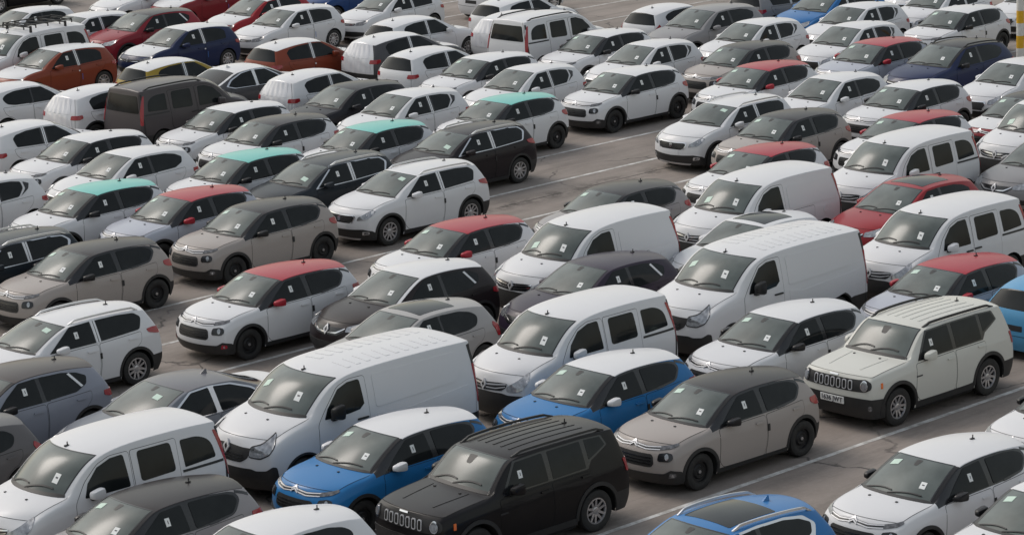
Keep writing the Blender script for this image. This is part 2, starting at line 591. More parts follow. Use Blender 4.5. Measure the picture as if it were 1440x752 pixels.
def add_under(P):
    sh = P.sh; parts = []
    W = sh.W / 2
    for cx in (sh.fo, sh.fo + sh.wb):
        for sg in (1, -1):
            pr = []
            V, F = [], []
            a = [R_(x) for x in range(-14, 195, 11)]
            for y in (W * .985, W - .42):
                for t in a: V.append((cx + (sh.archR + .003) * math.cos(t), sg * y, sh.R + (sh.archR + .003) * math.sin(t)))
            n = len(a)
            # pull outer ring just inside the body skin
            for i, t in enumerate(a):
                x, y, z = V[i]
                l, nn, fi, _ = sh.bvh.ray_cast(Vector((x, sg * 2, max(z, sh.z0 + .03))), Vector((0, -sg, 0)), 3)
                V[i] = (x, (l.y if l else sg * W) - sg * .006, z)
            for i in range(n - 1): F.append((i, i + 1, n + i + 1, n + i) if sg > 0 else (n + i, n + i + 1, i + 1, i))
            V.append((cx, sg * (W - .42), sh.R)); c = len(V) - 1
            for i in range(n - 1): F.append((n + i, n + i + 1, c) if sg > 0 else (c, n + i + 1, n + i))
            parts.append((V, F))
    parts.append(box(.25, sh.L - .2, -(W - .43), W - .43, .17, .42))
    a, b = sh.fo + sh.archR + .02, sh.fo + sh.wb - sh.archR - .02
    parts.append(box(a, b, -(W - .07), W - .07, .18, .40))
    V, F = join_data(*parts)
    P.add('underbody', new_mesh('underbody', V, F, 'under_black', smooth=False))

def add_shutline(P, line, how, w=.009, name='panel_gap', pair=True, parent=None):
    me = P.sh.patch(ribbon(densify(line, .08, False), w), how, off=.0015, skirt=.004, grid=.5, step=.1, m='under_black', name=name)
    if pair: P.pair(name, me)
    else: P.add(name, me)

# ---------------------------------------------------------------- shared car pieces
def two_tone_mesh(a, b):
    """join mesh b into a as further material slots"""
    na = len(a.vertices)
    V = [v.co.copy() for v in a.vertices] + [v.co.copy() for v in b.vertices]
    F = [tuple(p.vertices) for p in a.polygons] + [tuple(i + na for i in p.vertices) for p in b.polygons]
    ma = list(a.materials); k = len(ma)
    mi = [p.material_index for p in a.polygons] + [k + p.material_index for p in b.polygons]
    n = new_mesh(a.name, V, F, ma + list(b.materials), midx=mi, angle=50)
    bpy.data.meshes.remove(a); bpy.data.meshes.remove(b)
    return n

def grow(poly, d):
    n = len(poly); out = []
    area = sum(poly[i - 1][0] * poly[i][1] - poly[i][0] * poly[i - 1][1] for i in range(n))
    sg = 1 if area > 0 else -1
    for i in range(n):
        a, p, b = Vector(poly[i - 1]), Vector(poly[i]), Vector(poly[(i + 1) % n])
        t1, t2 = (p - a).normalized(), (b - p).normalized()
        nn = (Vector((t1.y, -t1.x)) + Vector((t2.y, -t2.x)))
        if nn.length < 1e-6: nn = Vector((t1.y, -t1.x))
        out.append(tuple(p + nn.normalized() * d * sg))
    return out

def add_body(P, inset_rear=None, black_rear=True, wrapped=False):
    sh = P.sh
    P.add('body', sh.region('body', (0, 4)), 'body')
    P.add('hood', sh.region('hood', (1,)), 'hood')
    P.add('roof', sh.region('roof', (3,)), 'roof')
    for q in (1, -1): P.add('pillar', sh.region('pillar', (5,), PAINT, q), 'pillar')
    if 12 in sh.M: P.add('trunk_lid', sh.region('trunk_lid', (12,)), 'trunk')
    P.add('front_bumper', sh.region('front_bumper', (7,)), 'body')
    P.add('tailgate', sh.region('tailgate', (8,)), 'tail')
    P.add('rear_bumper', sh.region('rear_bumper', (9,)), None if black_rear else 'body')
    if black_rear:
        P.parts[-1]['me'].materials[0] = MATS['black_plastic']
    if any(m == 10 for m in sh.M): 
        for q in (1, -1): P.add('window_surround', sh.region('window_surround', (10,), 'gloss_black', q))
    P.ws = P.add('windshield', sh.region('windshield', (2,), 'windshield_glass'))
    if inset_rear:
        P.add('tailgate', sh.region('tailgate', (6,)), 'body')
        P.rw = P.add('rear_window', sh.patch(inset_rear, 'rear', off=.008, m='side_glass', name='rear_window', rad=.06, skirt=.01))
    else:
        P.rw = P.add('rear_window', sh.region('rear_window', (6,), 'wrap_film' if wrapped else 'side_glass'))
    add_under(P)
    for nm, a, b, w in (('windshield_seal', (2,), (3, 5), .022), ('panel_gap', (1,), (0, 7), .009), ('panel_gap', (8, 6), (0, 4, 9), .010)):
        me = sh.seam(nm, a, b, w, m='gloss_black' if w > .02 else 'under_black')
        if me: P.add(nm, me)
    # black cowl panel at the foot of the windshield
    xb, xt, xc, zb, zt, zc, ys, yt = sh.st[sh.cab]
    base = [(sh.fx(xc + (xt - xc) * abs(u) ** 2.2) + .022, u * yt * sh.fy) for u in [q / 8 * .93 for q in range(-8, 9)]]
    P.add('cowl', sh.patch(ribbon(base, [.03] + [.055] * 15 + [.03]), 'top', off=.006, skirt=.004, grid=.5, m='black_plastic', name='cowl'))

def side_patch(P, name, outline, role=None, m='side_glass', parent=(None, None), rad=0, off=.004, grid=.1, how='side', skirt=.015, step=.06):
    return P.pair(name, P.sh.patch(outline, how, off=off, m=m, name=name, rad=rad, grid=grid, skirt=skirt, step=step), role, parent)

def add_door(P, outline, rad=.05):
    ol = densify(rounded(outline, rad), .05)
    sh = P.sh; o2 = []
    for x, z in ol:                                     # keep clear of the wheel arches
        for cx in (sh.fo, sh.fo + sh.wb):
            d = Vector((x - cx, z - sh.R)); rr = sh.archR + .03
            if z < sh.R and abs(d.x) < rr: x = cx + math.copysign(rr, d.x)
            elif z >= sh.R and d.length < rr: d = d.normalized() * rr; x, z = cx + d.x, sh.R + d.y
        if not o2 or (Vector((x, z)) - Vector(o2[-1])).length > .004: o2.append((x, z))
    ol = o2
    a = P.sh.patch(ol, 'side', off=.0045, grid=.11, m=PAINT, name='door', skirt=.003)
    g = P.sh.patch(grow(ol, .008), 'side', off=.0012, grid=.13, m='under_black', name='gap', skirt=.003)
    return P.pair('door', two_tone_mesh(a, g), 'body')

def add_handle(P, door, x, z, role='body', m=PAINT, w=.2, h=.032):
    side_patch(P, 'handle', [(x - w / 2, z - h / 2), (x + w / 2, z - h / 2), (x + w / 2, z + h / 2), (x - w / 2, z + h / 2)], role, m, door, rad=.015, off=.03, skirt=.0)

def add_mirror(P, door, x, z, role='mirror', y=None, sx=.25, sy=.15, sz=.17):
    x += .05
    l, n = P.sh.hit((x, z), 'side')
    y0 = l.y
    z -= .02
    V, F = box(x - sx * .5, x + sx * .5, y0 + .02, y0 + .02 + sy, z, z + sz)
    V = [Vector(v) for v in V]
    for v in V:
        if v.x < x: v.z = z + sz * .5 + (v.z - z - sz * .5) * .55; v.y = y0 + .06 + sy * .5 + (v.y - y0 - .06 - sy * .5) * .75
        if v.y > y0 + .1: v.x += .035
    cw = {}
    for q in F:
        for i in range(4): cw[(q[i], q[(i + 1) % 4])] = .35
    A = subsurf(V, F, cw, 2)
    st = box(x - .06, x + .03, y0 - .03, y0 + .07, z + .02, z + .07)
    me = new_mesh('mirror', A[0], A[1], PAINT, angle=0)
    me2 = new_mesh('arm', st[0], st[1], 'black_plastic', smooth=False)
    me = two_tone_mesh(me, me2)
    P.pair('mirror', me, role, door)

def add_wipers(P):
    """two wipers parked along the foot of the windshield"""
    sh = P.sh; xb, xt, xc, zb, zt, zc, ys, yt = sh.st[sh.cab]
    def foot(y, d): return (sh.fx(xc + (xt - xc) * min(1, abs(y) / (yt * sh.fy)) ** 2.2) + d, y)
    for y0, y1 in ((.55, .02), (.06, -.50)):
        line = [foot(y0 + (y1 - y0) * q / 5, .045 + .075 * math.sin(q / 5 * 2.2)) for q in range(6)]
        me = sh.patch(ribbon(line, .018), 'top', off=.016, skirt=-.004, grid=.5, m='black_plastic', name='wiper')
        P.add('wiper', me, parent=P.ws)

def add_label(P, cx, cy, w=.11, h=.14, m='paper', ink=True, parent=None, name='label', how='top', flip=False, rot=0.):
    def rc(a, b, ww, hh):
        c, s_ = math.cos(rot), math.sin(rot)
        return [(a + x * c - y * s_, b + x * s_ + y * c) for x, y in ((-hh / 2, -ww / 2), (hh / 2, -ww / 2), (hh / 2, ww / 2), (-hh / 2, ww / 2))]
    lo = .006 if how == 'top' else .012
    a = P.sh.patch(rc(cx, cy, w, h), how, off=lo, skirt=-.003, grid=.1, m=m, name=name)
    if ink:
        b = P.sh.patch(rc(cx + h * .05, cy, w * .42, h * .16), how, off=lo + .0015, skirt=-.003, grid=.2, m='print_ink', name=name)
        a = two_tone_mesh(a, b)
    if flip: a = flip_mesh(a)
    return P.add(name, a, parent=P.ws if parent is None else parent)

def add_antenna(P, x, kind='stub'):
    l, n = P.sh.hit((x, 0.), 'top')
    if kind == 'fin':
        V = [(x - .09, -.02, l.z - .01), (x + .07, -.025, l.z - .01), (x + .07, .025, l.z - .01), (x - .09, .02, l.z - .01), (x + .05, 0, l.z + .075), (x + .075, 0, l.z + .07)]
        F = [(0, 1, 5, 4), (2, 3, 4, 5), (1, 2, 5), (3, 0, 4)]
        P.add('antenna', new_mesh('antenna', V, F, PAINT, angle=30), 'fin')
    else:
        V, F = join_data(box(x - .04, x + .04, -.02, .02, l.z - .01, l.z + .018), box(x + .005, x + .022, -.006, .006, l.z + .01, l.z + .07))
        P.add('antenna', new_mesh('antenna', V, F, 'black_plastic', smooth=False))

def add_rail(P, x0, x1, y, m='rail_silver', h=.055, w=.035, mid=0):
    sh = P.sh; n = 22; V, F = [], []
    for i in range(n + 1):
        t = i / n; x = x0 + (x1 - x0) * t
        l, nn = sh.hit((x, y - .04 * (2 * t - 1) ** 2), 'top')
        e = min(1, min(t, 1 - t) / .10); e = e * e * (3 - 2 * e)
        b = l.z - .004 + (h - .022) * e * (1 if min(t, 1 - t) > .05 else e)
        tp = l.z + .012 + h * e
        for dy, z in ((-w / 2, b), (w / 2, b), (w / 2 * .7, tp), (-w / 2 * .7, tp)): V.append((x, l.y + dy, z))
    for i in range(n):
        for k in range(4):
            F.append((i * 4 + k, i * 4 + (k + 1) % 4, i * 4 + 4 + (k + 1) % 4, i * 4 + 4 + k))
    F += [(3, 2, 1, 0), tuple(n * 4 + k for k in range(4))]
    F = [tuple(reversed(f)) for f in F]
    P.pair('roof_rail', new_mesh('roof_rail', V, F, m, angle=45))

def fp(P, name, outline, m, role=None, rad=0, off=.006, how='front', pair=True, parent=None, skirt=.02, grid=.08, step=.05):
    """a patch on the front or rear; pair mirrors it"""
    me = P.sh.patch(outline, how, off=off, m=m, name=name, rad=rad, skirt=skirt, grid=grid, step=step)
    if pair:
        pr = parent if isinstance(parent, tuple) else (parent, parent)
        return P.pair(name, me, role, pr)
    return P.add(name, me, role, parent)
def sym(half):
    """mirror a half outline given from the centre outwards and back"""
    return half + [(-p[0],) + tuple(p[1:]) for p in half[::-1] if abs(p[0]) > 1e-6]

def add_nozzles(P, x, y):
    for sg in (-1, 1):
        l, n = P.sh.hit((x, sg * y), 'top')
        V, F = box(x - .018, x + .018, sg * y - .018, sg * y + .018, l.z - .01, l.z + .012)
        P.add('washer_nozzle', new_mesh('washer_nozzle', V, F, 'black_plastic', smooth=False), parent=1)

def mirror_blob(P, x, w=.2, d=.09):
    P.add('sensor_cover', P.sh.patch([(x - d, -w * .18), (x + d * .6, -w * .30), (x + d * .6, w * .30), (x - d, w * .18)], 'top', off=.003, m='black_plastic', name='sensor_cover', rad=.03, skirt=-.001), parent=P.ws)

def chevrons(P, z, s=1.):
    for k, dz in enumerate((0, -.033)):
        hw = .085 * s; h = .05 * s; t = .02 * s
        o = [(-hw, z + dz - h), (0, z + dz), (hw, z + dz - h), (hw, z + dz - h - t), (0, z + dz - t * 1.3), (-hw, z + dz - h - t)]
        fp(P, 'emblem', o, 'satin', off=.022, pair=False, grid=.5)
def diamond(P, z, s=1.):
    hw, hh = .062 * s, .085 * s
    def rh(a, b): return [(-a, z), (0, z - b), (a, z), (0, z + b)]
    a = P.sh.patch(rh(hw, hh), 'front', off=.035, m='satin', grid=.5, name='emblem', skirt=.02)
    b = P.sh.patch(rh(hw * .42, hh * .45), 'front', off=.038, m='gloss_black', grid=.5, name='emblem', skirt=.0)
    P.add('emblem', two_tone_mesh(a, b))

def labels(P, wl, green=None, side=None, door=None, wlw=.11, wlh=.14):
    if wl: add_label(P, wl[0], wl[1], wlw * .88, wlh * .88, rot=.25)
    if green: add_label(P, green[0], green[1], .17, .12, m='green_paper', ink=False)
    if side: add_label(P, side[0], side[1], .12, .085, how='side', flip=True, parent=door[1] if door else None)

# ---------------------------------------------------------------- crossover hatchback with floating roof
def make_floating(tag_guard=True, accent=False, wheel='steel'):
    sh = Shell(3.996, 1.749, 1.474, .82, 2.54, .32, .375, [
        (.25, .40, .15, .74, .855, .90, .80, .69),
        (.50, .56, .42, .85, .925, .965, .85, .72),
        (.82, .84, .70, .905, .965, 1.005, .872, .73),
        (1.14, 1.14, .93, .95, .985, 1.035, .874, .735),
        (1.48, 1.50, 1.32, .965, 1.21, 1.265, .874, .675),
        (1.86, 1.88, 1.74, .975, 1.405, 1.445, .874, .615),
        (2.40, 2.40, 2.38, .985, 1.435, 1.488, .874, .61),
        (2.95, 2.95, 2.95, .995, 1.415, 1.475, .872, .60),
        (3.42, 3.38, 3.40, 1.01, 1.37, 1.435, .852, .575),
        (3.84, 3.72, 3.74, 1.02, 1.315, 1.385, .80, .53)],
        [.12, .04, .0, .0, .02, .05, .09, .16], [3.92, 3.985, 4.0, 3.99, 3.97, 3.93, 3.84, 3.74], cr=dict(rail=.5), dark_cab=(3, 7))
    P = Proto(sh); add_body(P)
    # glossy black band that wraps the cabin under the roof
    side_patch(P, 'window_surround', [(2.75, .985), (2.75, 1.40), (2.95, 1.395), (3.28, 1.355), (3.42, 1.315, .05), (3.47, 1.22, .08), (3.28, 1.035, .1), (2.9, .995)], None, 'gloss_black', off=.005, grid=.08)
    d1 = add_door(P, [(1.30, .945), (1.26, .40), (1.36, .29), (2.36, .27), (2.42, .60), (2.42, .955)])
    d2 = add_door(P, [(2.45, .955), (2.45, .60), (2.40, .27), (2.90, .27), (3.02, .50), (3.22, .66), (3.40, .80), (3.42, 1.0)])
    side_patch(P, 'window', [(1.40, .995), (1.66, 1.18), (1.95, 1.36), (2.34, 1.385), (2.38, .995)], parent=d1, rad=.03, off=.0085)
    side_patch(P, 'window', [(2.50, 1.0), (2.48, 1.385), (2.95, 1.37), (3.22, 1.335), (3.38, 1.275), (3.40, 1.20), (3.24, 1.06)], parent=d2, rad=.05, off=.0085)
    add_handle(P, d1, 2.25, .86); add_handle(P, d2, 3.20, .90)
    add_mirror(P, d1, 1.50, .965)
    P.pair('window_trim', sh.patch(ribbon([(3.42, 1.325), (3.56, 1.28), (3.68, 1.225)], .04), 'side', off=.004, m='gloss_black', name='window_trim', grid=.5))
    # front
    fp(P, 'lower_grille', sym([(0, .19), (.8, .19), (1.30, .19), (1.34, .36), (1.22, .43), (.90, .47), (.72, .40), (0, .39)]), 'black_plastic', pair=False, rad=.03, off=.010)
    g = fp(P, 'grille', sym([(0, .50), (.44, .50), (.50, .55), (.48, .685), (.43, .715), (0, .715)]), 'black_plastic', pair=False, rad=.04, off=.005)
    for z in (.555, .605, .655): fp(P, 'grille_bar', [(-.44, z - .008), (.44, z - .008), (.44, z + .008), (-.44, z + .008)], 'gloss_black', pair=False, off=.016, parent=g, grid=.5)
    hl = fp(P, 'headlight', [(.58, .61), (.86, .61), (.97, .655), (.95, .735), (.82, .755), (.60, .735)], 'gloss_black', rad=.05, off=.012)
    fp(P, 'lens', arc(.80, .685, .05, 0, 345, 16), 'clear_lens', off=.018, parent=hl)
    fp(P, 'chrome_strip', [(.0, .862), (.08, .852), (.32, .832), (.66, .842), (.66, .79), (.32, .768), (.08, .79), (0, .80)], 'gloss_black', off=.006, grid=.5)
    fp(P, 'chrome_strip', [(.06, .848), (.30, .826), (.64, .836), (.64, .823), (.30, .811), (.06, .832)], 'satin', off=.012, grid=.5)
    fp(P, 'chrome_strip', [(.08, .812), (.30, .787), (.62, .799), (.62, .786), (.30, .772), (.08, .796)], 'satin', off=.012, grid=.5)
    fp(P, 'daytime_lamp', [(.62, .785), (.95, .812), (1.17, .85), (1.15, .878), (.90, .855), (.63, .84)], 'dark_lens', off=.012, rad=.01)
    chevrons(P, .885)
    fp(P, 'fog_lamp', [(.84, .335), (1.04, .35), (1.04, .41), (.88, .42)], PAINT if accent else 'dark_lens', 'accent' if accent else None, rad=.02, off=.016)
    fp(P, 'fog_lens', arc(.95, .378, .025, 0, 330, 12), 'clear_lens', off=.02)
    # cladding
    for cx in (sh.fo, sh.fo + sh.wb):
        side_patch(P, 'arch_trim', arch_outline(sh, cx, .055, .24), None, 'black_plastic', off=.012, grid=.5)
    side_patch(P, 'sill_trim', [(1.21, .185), (2.96, .185), (2.94, .275), (1.23, .285)], None, 'black_plastic', off=.012, rad=.02)
    # rear
    fp(P, 'tail_light', [(.70, .84), (1.05, .86), (1.22, .93), (1.16, 1.0), (.80, 1.0)], 'red_lens', rad=.05, off=.014, how='rear')
    add_wheels(P, wheel)
    add_wipers(P)
    add_nozzles(P, .80, .27)
    mirror_blob(P, 1.66)
    add_antenna(P, 2.98)
    labels(P, (1.28, -.40), (1.60, .40), (2.02, 1.20), d1)
    if tag_guard:
        side_patch(P, 'edge_guard', [(2.44, .68), (2.49, .68), (2.49, .80), (2.44, .80)], None, 'black_plastic', off=.018, skirt=.0)
    P.anchor = (1.86, .60, 1.40); P.rear_anchor = (3.68, .50, 1.33)
    return P

# ---------------------------------------------------------------- small crossover with roof rails
def make_railed(rails='rail_silver', tape=True, trim=False):
    sh = Shell(4.159, 1.739, 1.505, .835, 2.54, .33, .395, [
        (.27, .45, .15, .80, .88, .92, .79, .68),
        (.50, .60, .42, .90, .965, 1.0, .845, .72),
        (.84, .86, .72, .965, 1.02, 1.05, .868, .735),
        (1.16, 1.16, .96, 1.0, 1.045, 1.09, .869, .745),
        (1.52, 1.54, 1.38, 1.01, 1.26, 1.31, .869, .68),
        (1.93, 1.95, 1.82, 1.02, 1.425, 1.47, .869, .62),
        (2.50, 2.50, 2.48, 1.03, 1.46, 1.515, .869, .62),
        (3.08, 3.08, 3.08, 1.045, 1.455, 1.515, .867, .61),
        (3.58, 3.54, 3.56, 1.06, 1.425, 1.49, .85, .59),
        (4.0, 3.84, 3.88, 1.07, 1.375, 1.445, .80, .55)],
        [.12, .05, .0, .0, .02, .05, .09, .17], [4.06, 4.14, 4.159, 4.145, 4.12, 4.07, 3.98, 3.88])
    P = Proto(sh); add_body(P)
    if trim:
        side_patch(P, 'window_trim', [(1.30, 1.0), (1.96, 1.43), (2.6, 1.45), (3.2, 1.44), (3.55, 1.40), (3.72, 1.28), (3.56, 1.07), (2.5, 1.02)], None, 'rail_silver', rad=.05, off=.0025)
    d1 = add_door(P, [(1.34, .985), (1.28, .42), (1.40, .30), (2.44, .28), (2.50, .60), (2.50, 1.0)])
    d2 = add_door(P, [(2.53, 1.0), (2.53, .60), (2.48, .28), (2.98, .28), (3.08, .50), (3.30, .72), (3.50, .85), (3.54, 1.04)])
    w1 = side_patch(P, 'window', [(1.40, 1.025), (1.68, 1.21), (1.98, 1.405), (2.44, 1.425), (2.46, 1.035)], parent=d1, rad=.03, off=.0085)
    w2 = side_patch(P, 'window', [(2.60, 1.04), (2.58, 1.425), (3.1, 1.42), (3.50, 1.385), (3.64, 1.29), (3.52, 1.085)], parent=d2, rad=.05, off=.0085)
    side_patch(P, 'window_surround', [(2.43, 1.035), (2.62, 1.04), (2.60, 1.425), (2.41, 1.425)], None, 'gloss_black', off=.0065)
    if tape:
        side_patch(P, 'protective_tape', [(2.475, 1.03), (2.52, 1.03), (2.515, 1.43), (2.455, 1.43)], None, 'tape_white', off=.012)
        side_patch(P, 'protective_tape', [(2.54, 1.03), (2.58, 1.03), (2.57, 1.43), (2.53, 1.43)], None, 'tape_white', off=.012)
    add_handle(P, d1, 2.32, .90); add_handle(P, d2, 3.30, .95)
    add_mirror(P, d1, 1.56, 1.0)
    fp(P, 'lower_grille', sym([(0, .19), (.8, .19), (1.30, .19), (1.30, .36), (1.10, .43), (.75, .47), (0, .44)]), 'black_plastic', pair=False, rad=.03, off=.008)
    fp(P, 'skid_plate', sym([(0, .20), (.6, .205), (.66, .25), (0, .25)]), 'rail_silver', pair=False, off=.016)
    g = fp(P, 'grille', sym([(0, .60), (.34, .60), (.44, .66), (.48, .735), (.42, .76), (0, .755)]), 'gloss_black', pair=False, rad=.03, off=.006)
    for z in (.635, .665, .695, .725): fp(P, 'grille_bar', [(-.4, z - .007), (.4, z - .007), (.42, z + .007), (-.42, z + .007)], 'black_plastic', pair=False, off=.016, parent=g, grid=.5)
    fp(P, 'grille_frame', [(.42, .60), (.52, .735), (.46, .785), (0.02, .775), (0.02, .76), (.44, .765), (.485, .735), (.40, .61)], 'chrome', off=.009, grid=.5)
    fp(P, 'emblem', [(-.045, .64), (0, .62), (.045, .64), (.05, .73), (0, .75), (-.05, .73)], 'chrome', off=.02, pair=False, rad=.02)
    fp(P, 'headlight', [(.56, .665), (.90, .70), (1.12, .78), (1.30, .86), (1.18, .885), (.92, .845), (.60, .745)], 'clear_lens', rad=.03, off=.012)
    fp(P, 'fog_lamp', [(.72, .335), (.98, .36), (1.0, .41), (.74, .42)], 'rail_silver', rad=.03, off=.013)
    fp(P, 'fog_lamp', [(.78, .35), (.96, .37), (.96, .40), (.80, .405)], 'dark_lens', rad=.02, off=.016)
    fp(P, 'plate_holder', [(-.26, .46), (.26, .46), (.26, .565), (-.26, .565)], PAINT, 'body', pair=False, off=.012)
    for cx in (sh.fo, sh.fo + sh.wb):
        side_patch(P, 'arch_trim', arch_outline(sh, cx, .05, .26), None, 'black_plastic', off=.012, grid=.5)
    side_patch(P, 'sill_trim', [(1.24, .185), (2.97, .185), (2.96, .285), (1.26, .295)], None, 'black_plastic', off=.012, rad=.02)
    fp(P, 'tail_light', [(.66, .93), (.95, .93), (1.30, .99), (1.34, 1.06), (1.05, 1.07), (.72, 1.04)], 'red_lens', rad=.04, off=.014, how='rear')
    add_wheels(P, 'alloy5', rimR=.215)
    add_rail(P, 2.02, 3.66, .575, rails)
    add_wipers(P)
    mirror_blob(P, 1.74)
    add_antenna(P, 3.30)
    labels(P, None, (1.66, -.36) if not trim else (1.30, -.42), (2.08, 1.24), d1)
    if tape: side_patch(P, 'edge_guard', [(2.505, .72), (2.545, .72), (2.545, .83), (2.505, .83)], None, 'black_plastic', off=.018, skirt=.0)
    P.anchor = (1.93, .605, 1.42); P.rear_anchor = (3.8, .53, 1.38)
    return P

# ---------------------------------------------------------------- compact van: panel or glazed
def make_compact_van(kind='panel', rack=False, rails=False):
    sh = Shell(4.282, 1.829, 1.835, .87, 2.697, .32, .375, [
        (.26, .42, .12, .82, .94, .99, .84, .70),
        (.50, .58, .36, .97, 1.045, 1.09, .895, .755),
        (.85, .86, .62, 1.06, 1.125, 1.165, .912, .78),
        (1.10, 1.10, .82, 1.09, 1.165, 1.205, .914, .79),
        (1.40, 1.40, 1.12, 1.10, 1.46, 1.50, .914, .755),
        (1.78, 1.78, 1.50, 1.11, 1.705, 1.75, .914, .72),
        (2.40, 2.40, 2.36, 1.12, 1.765, 1.82, .914, .71),
        (3.05, 3.05, 3.05, 1.12, 1.77, 1.83, .914, .71),
        (3.65, 3.65, 3.65, 1.12, 1.755, 1.815, .91, .70),
        (4.20, 4.12, 4.12, 1.12, 1.72, 1.775, .89, .68)],
        [.10, .02, .0, .01, .03, .05, .07, .12], [4.22, 4.27, 4.282, 4.275, 4.26, 4.24, 4.20, 4.15], sweep_r=.07, z0=.22,
        wk=[.96, .99, 1., 1., .99, .955], cr=dict(rail=.5, cowl=.6, rooff=.1, rear=.7))
    P = Proto(sh); add_body(P, inset_rear=[(-.76, 1.16), (.76, 1.16), (.68, 1.62), (-.68, 1.62)])
    fd = [(1.18, 1.06), (1.14, .45), (1.26, .30), (2.28, .30), (2.30, 1.08), (2.31, 1.66), (1.95, 1.66), (1.70, 1.58), (1.42, 1.36)]
    d1 = add_door(P, fd, .06)
    side_patch(P, 'window', [(1.36, 1.115, .03), (1.46, 1.33), (1.68, 1.535), (1.95, 1.625), (2.20, 1.635, .05), (2.24, 1.115, .04)], parent=d1, off=.009)
    add_handle(P, d1, 2.16, .98, None, 'black_plastic')
    add_mirror(P, d1, 1.46, 1.08, role='mirror', sy=.15, sz=.22)
    if kind == 'glazed':
        d2 = add_door(P, [(2.34, 1.66), (2.34, .30), (2.96, .30), (3.10, .55), (3.22, .72), (3.24, 1.66)], .05)
        side_patch(P, 'window', [(2.46, 1.14), (2.46, 1.625), (3.12, 1.625), (3.15, 1.16)], parent=d2, rad=.07, off=.009)
        add_handle(P, d2, 2.44, 1.0, None, 'black_plastic')
        side_patch(P, 'window', [(3.34, 1.17, .02), (3.32, 1.61, .05), (3.70, 1.60, .15), (3.93, 1.48, .15), (3.98, 1.20, .05)], rad=.03, off=.005)
        side_patch(P, 'sliding_rail', [(3.28, 1.095), (4.12, 1.095), (4.12, 1.135), (3.28, 1.135)], None, 'black_plastic', off=.006)
    else:
        side_patch(P, 'side_panel', [(2.42, 1.10), (2.42, 1.60, .08), (3.70, 1.58, .1), (4.0, 1.42, .15), (4.03, 1.10, .05)], 'body', PAINT, off=.010, rad=.05, skirt=.006)
        d2 = add_door(P, [(2.34, 1.05), (2.34, .30), (2.96, .30), (3.10, .55), (3.22, .72), (3.24, 1.05)], .05)
        side_patch(P, 'fuel_flap', arc(3.62, .90, .085, 0, 345, 20), 'body', PAINT, off=.009, skirt=.004)
    # front
    fp(P, 'lower_bumper', sym([(0, .21), (.8, .21), (1.30, .21), (1.34, .40), (1.22, .56), (1.02, .63), (.60, .63), (.45, .66), (0, .66)]), 'black_plastic', pair=False, rad=.05, off=.01)
    fp(P, 'grille', sym([(0, .68), (.44, .70), (.56, .77), (.56, .84), (.32, .84), (0, .82)]), 'gloss_black', pair=False, rad=.03, off=.008)
    fp(P, 'chrome_strip', [(.06, .80), (.30, .815), (.58, .835), (.58, .815), (.30, .79), (.06, .77)], 'chrome', off=.018, grid=.5)
    fp(P, 'chrome_strip', [(.06, .74), (.30, .745), (.54, .785), (.54, .77), (.30, .725), (.06, .72)], 'chrome', off=.018, grid=.5)
    diamond(P, .775, 1.15)
    fp(P, 'headlight', [(.56, .70), (.78, .685), (1.0, .73), (1.22, .88), (1.30, 1.01), (1.12, .985), (.80, .87), (.58, .79)], 'clear_lens', rad=.05, off=.012)
    side_patch(P, 'sill_trim', [(1.25, .205), (3.18, .205), (3.18, .29), (1.25, .29)], None, 'black_plastic', off=.012, rad=.02)
    fp(P, 'tail_light', [(.84, .85), (.955, .85), (.955, 1.30), (.94, 1.62), (.88, 1.62), (.82, 1.2)], 'red_lens', rad=.04, off=.012, how='rear')
    P.pair('rear_edge_trim', sh.patch(ribbon([(4.13, .50), (4.17, 1.10), (4.14, 1.40), (4.09, 1.66)], .045), 'side', off=.005, m='black_plastic', name='rear_edge_trim', grid=.5))
    add_wheels(P, 'steel')
    add_wipers(P)
    add_nozzles(P, .64, .3)
    add_antenna(P, 1.66)
    labels(P, (1.14, -.44), (1.06, .30) if kind == 'panel' else None, None, d1, .12, .15)
    if rails:
        add_rail(P, 1.95, 3.95, .66, 'black_plastic', h=.05)
    if rack:
        V = []; bars = []
        for y in (-.55, .55): bars.append(box(1.9, 3.7, y - .015, y + .015, 1.96, 1.99))
        for y in (-.2, .2): bars.append(box(1.9, 3.7, y - .01, y + .01, 1.93, 1.95))
        for x in (1.9, 2.35, 2.8, 3.25, 3.7):
            bars.append(box(x - .015, x + .015, -.55, .55, 1.93, 1.96))
            for y in (-.55, .55): bars.append(box(x - .015, x + .015, y - .014, y + .014, 1.86, 1.96))
        for x in (1.9, 3.7): bars.append(box(x - .012, x + .012, -.55, .55, 1.99, 2.01))
        for x in (2.1, 3.4):
            for y in (-.62, .62): bars.append(box(x - .03, x + .03, y - .03, y + .03, 1.74, 1.95))
            bars.append(box(x - .02, x + .02, -.62, .62, 1.90, 1.93))
        V, F = join_data(*bars)
        P.add('roof_rack', new_mesh('roof_rack', V, F, 'black_plastic', smooth=False))
    # seam beads pressed into the roof skin
    P.anchor = (1.78, .71, 1.70); P.rear_anchor = (4.1, .66, 1.72)
    return P

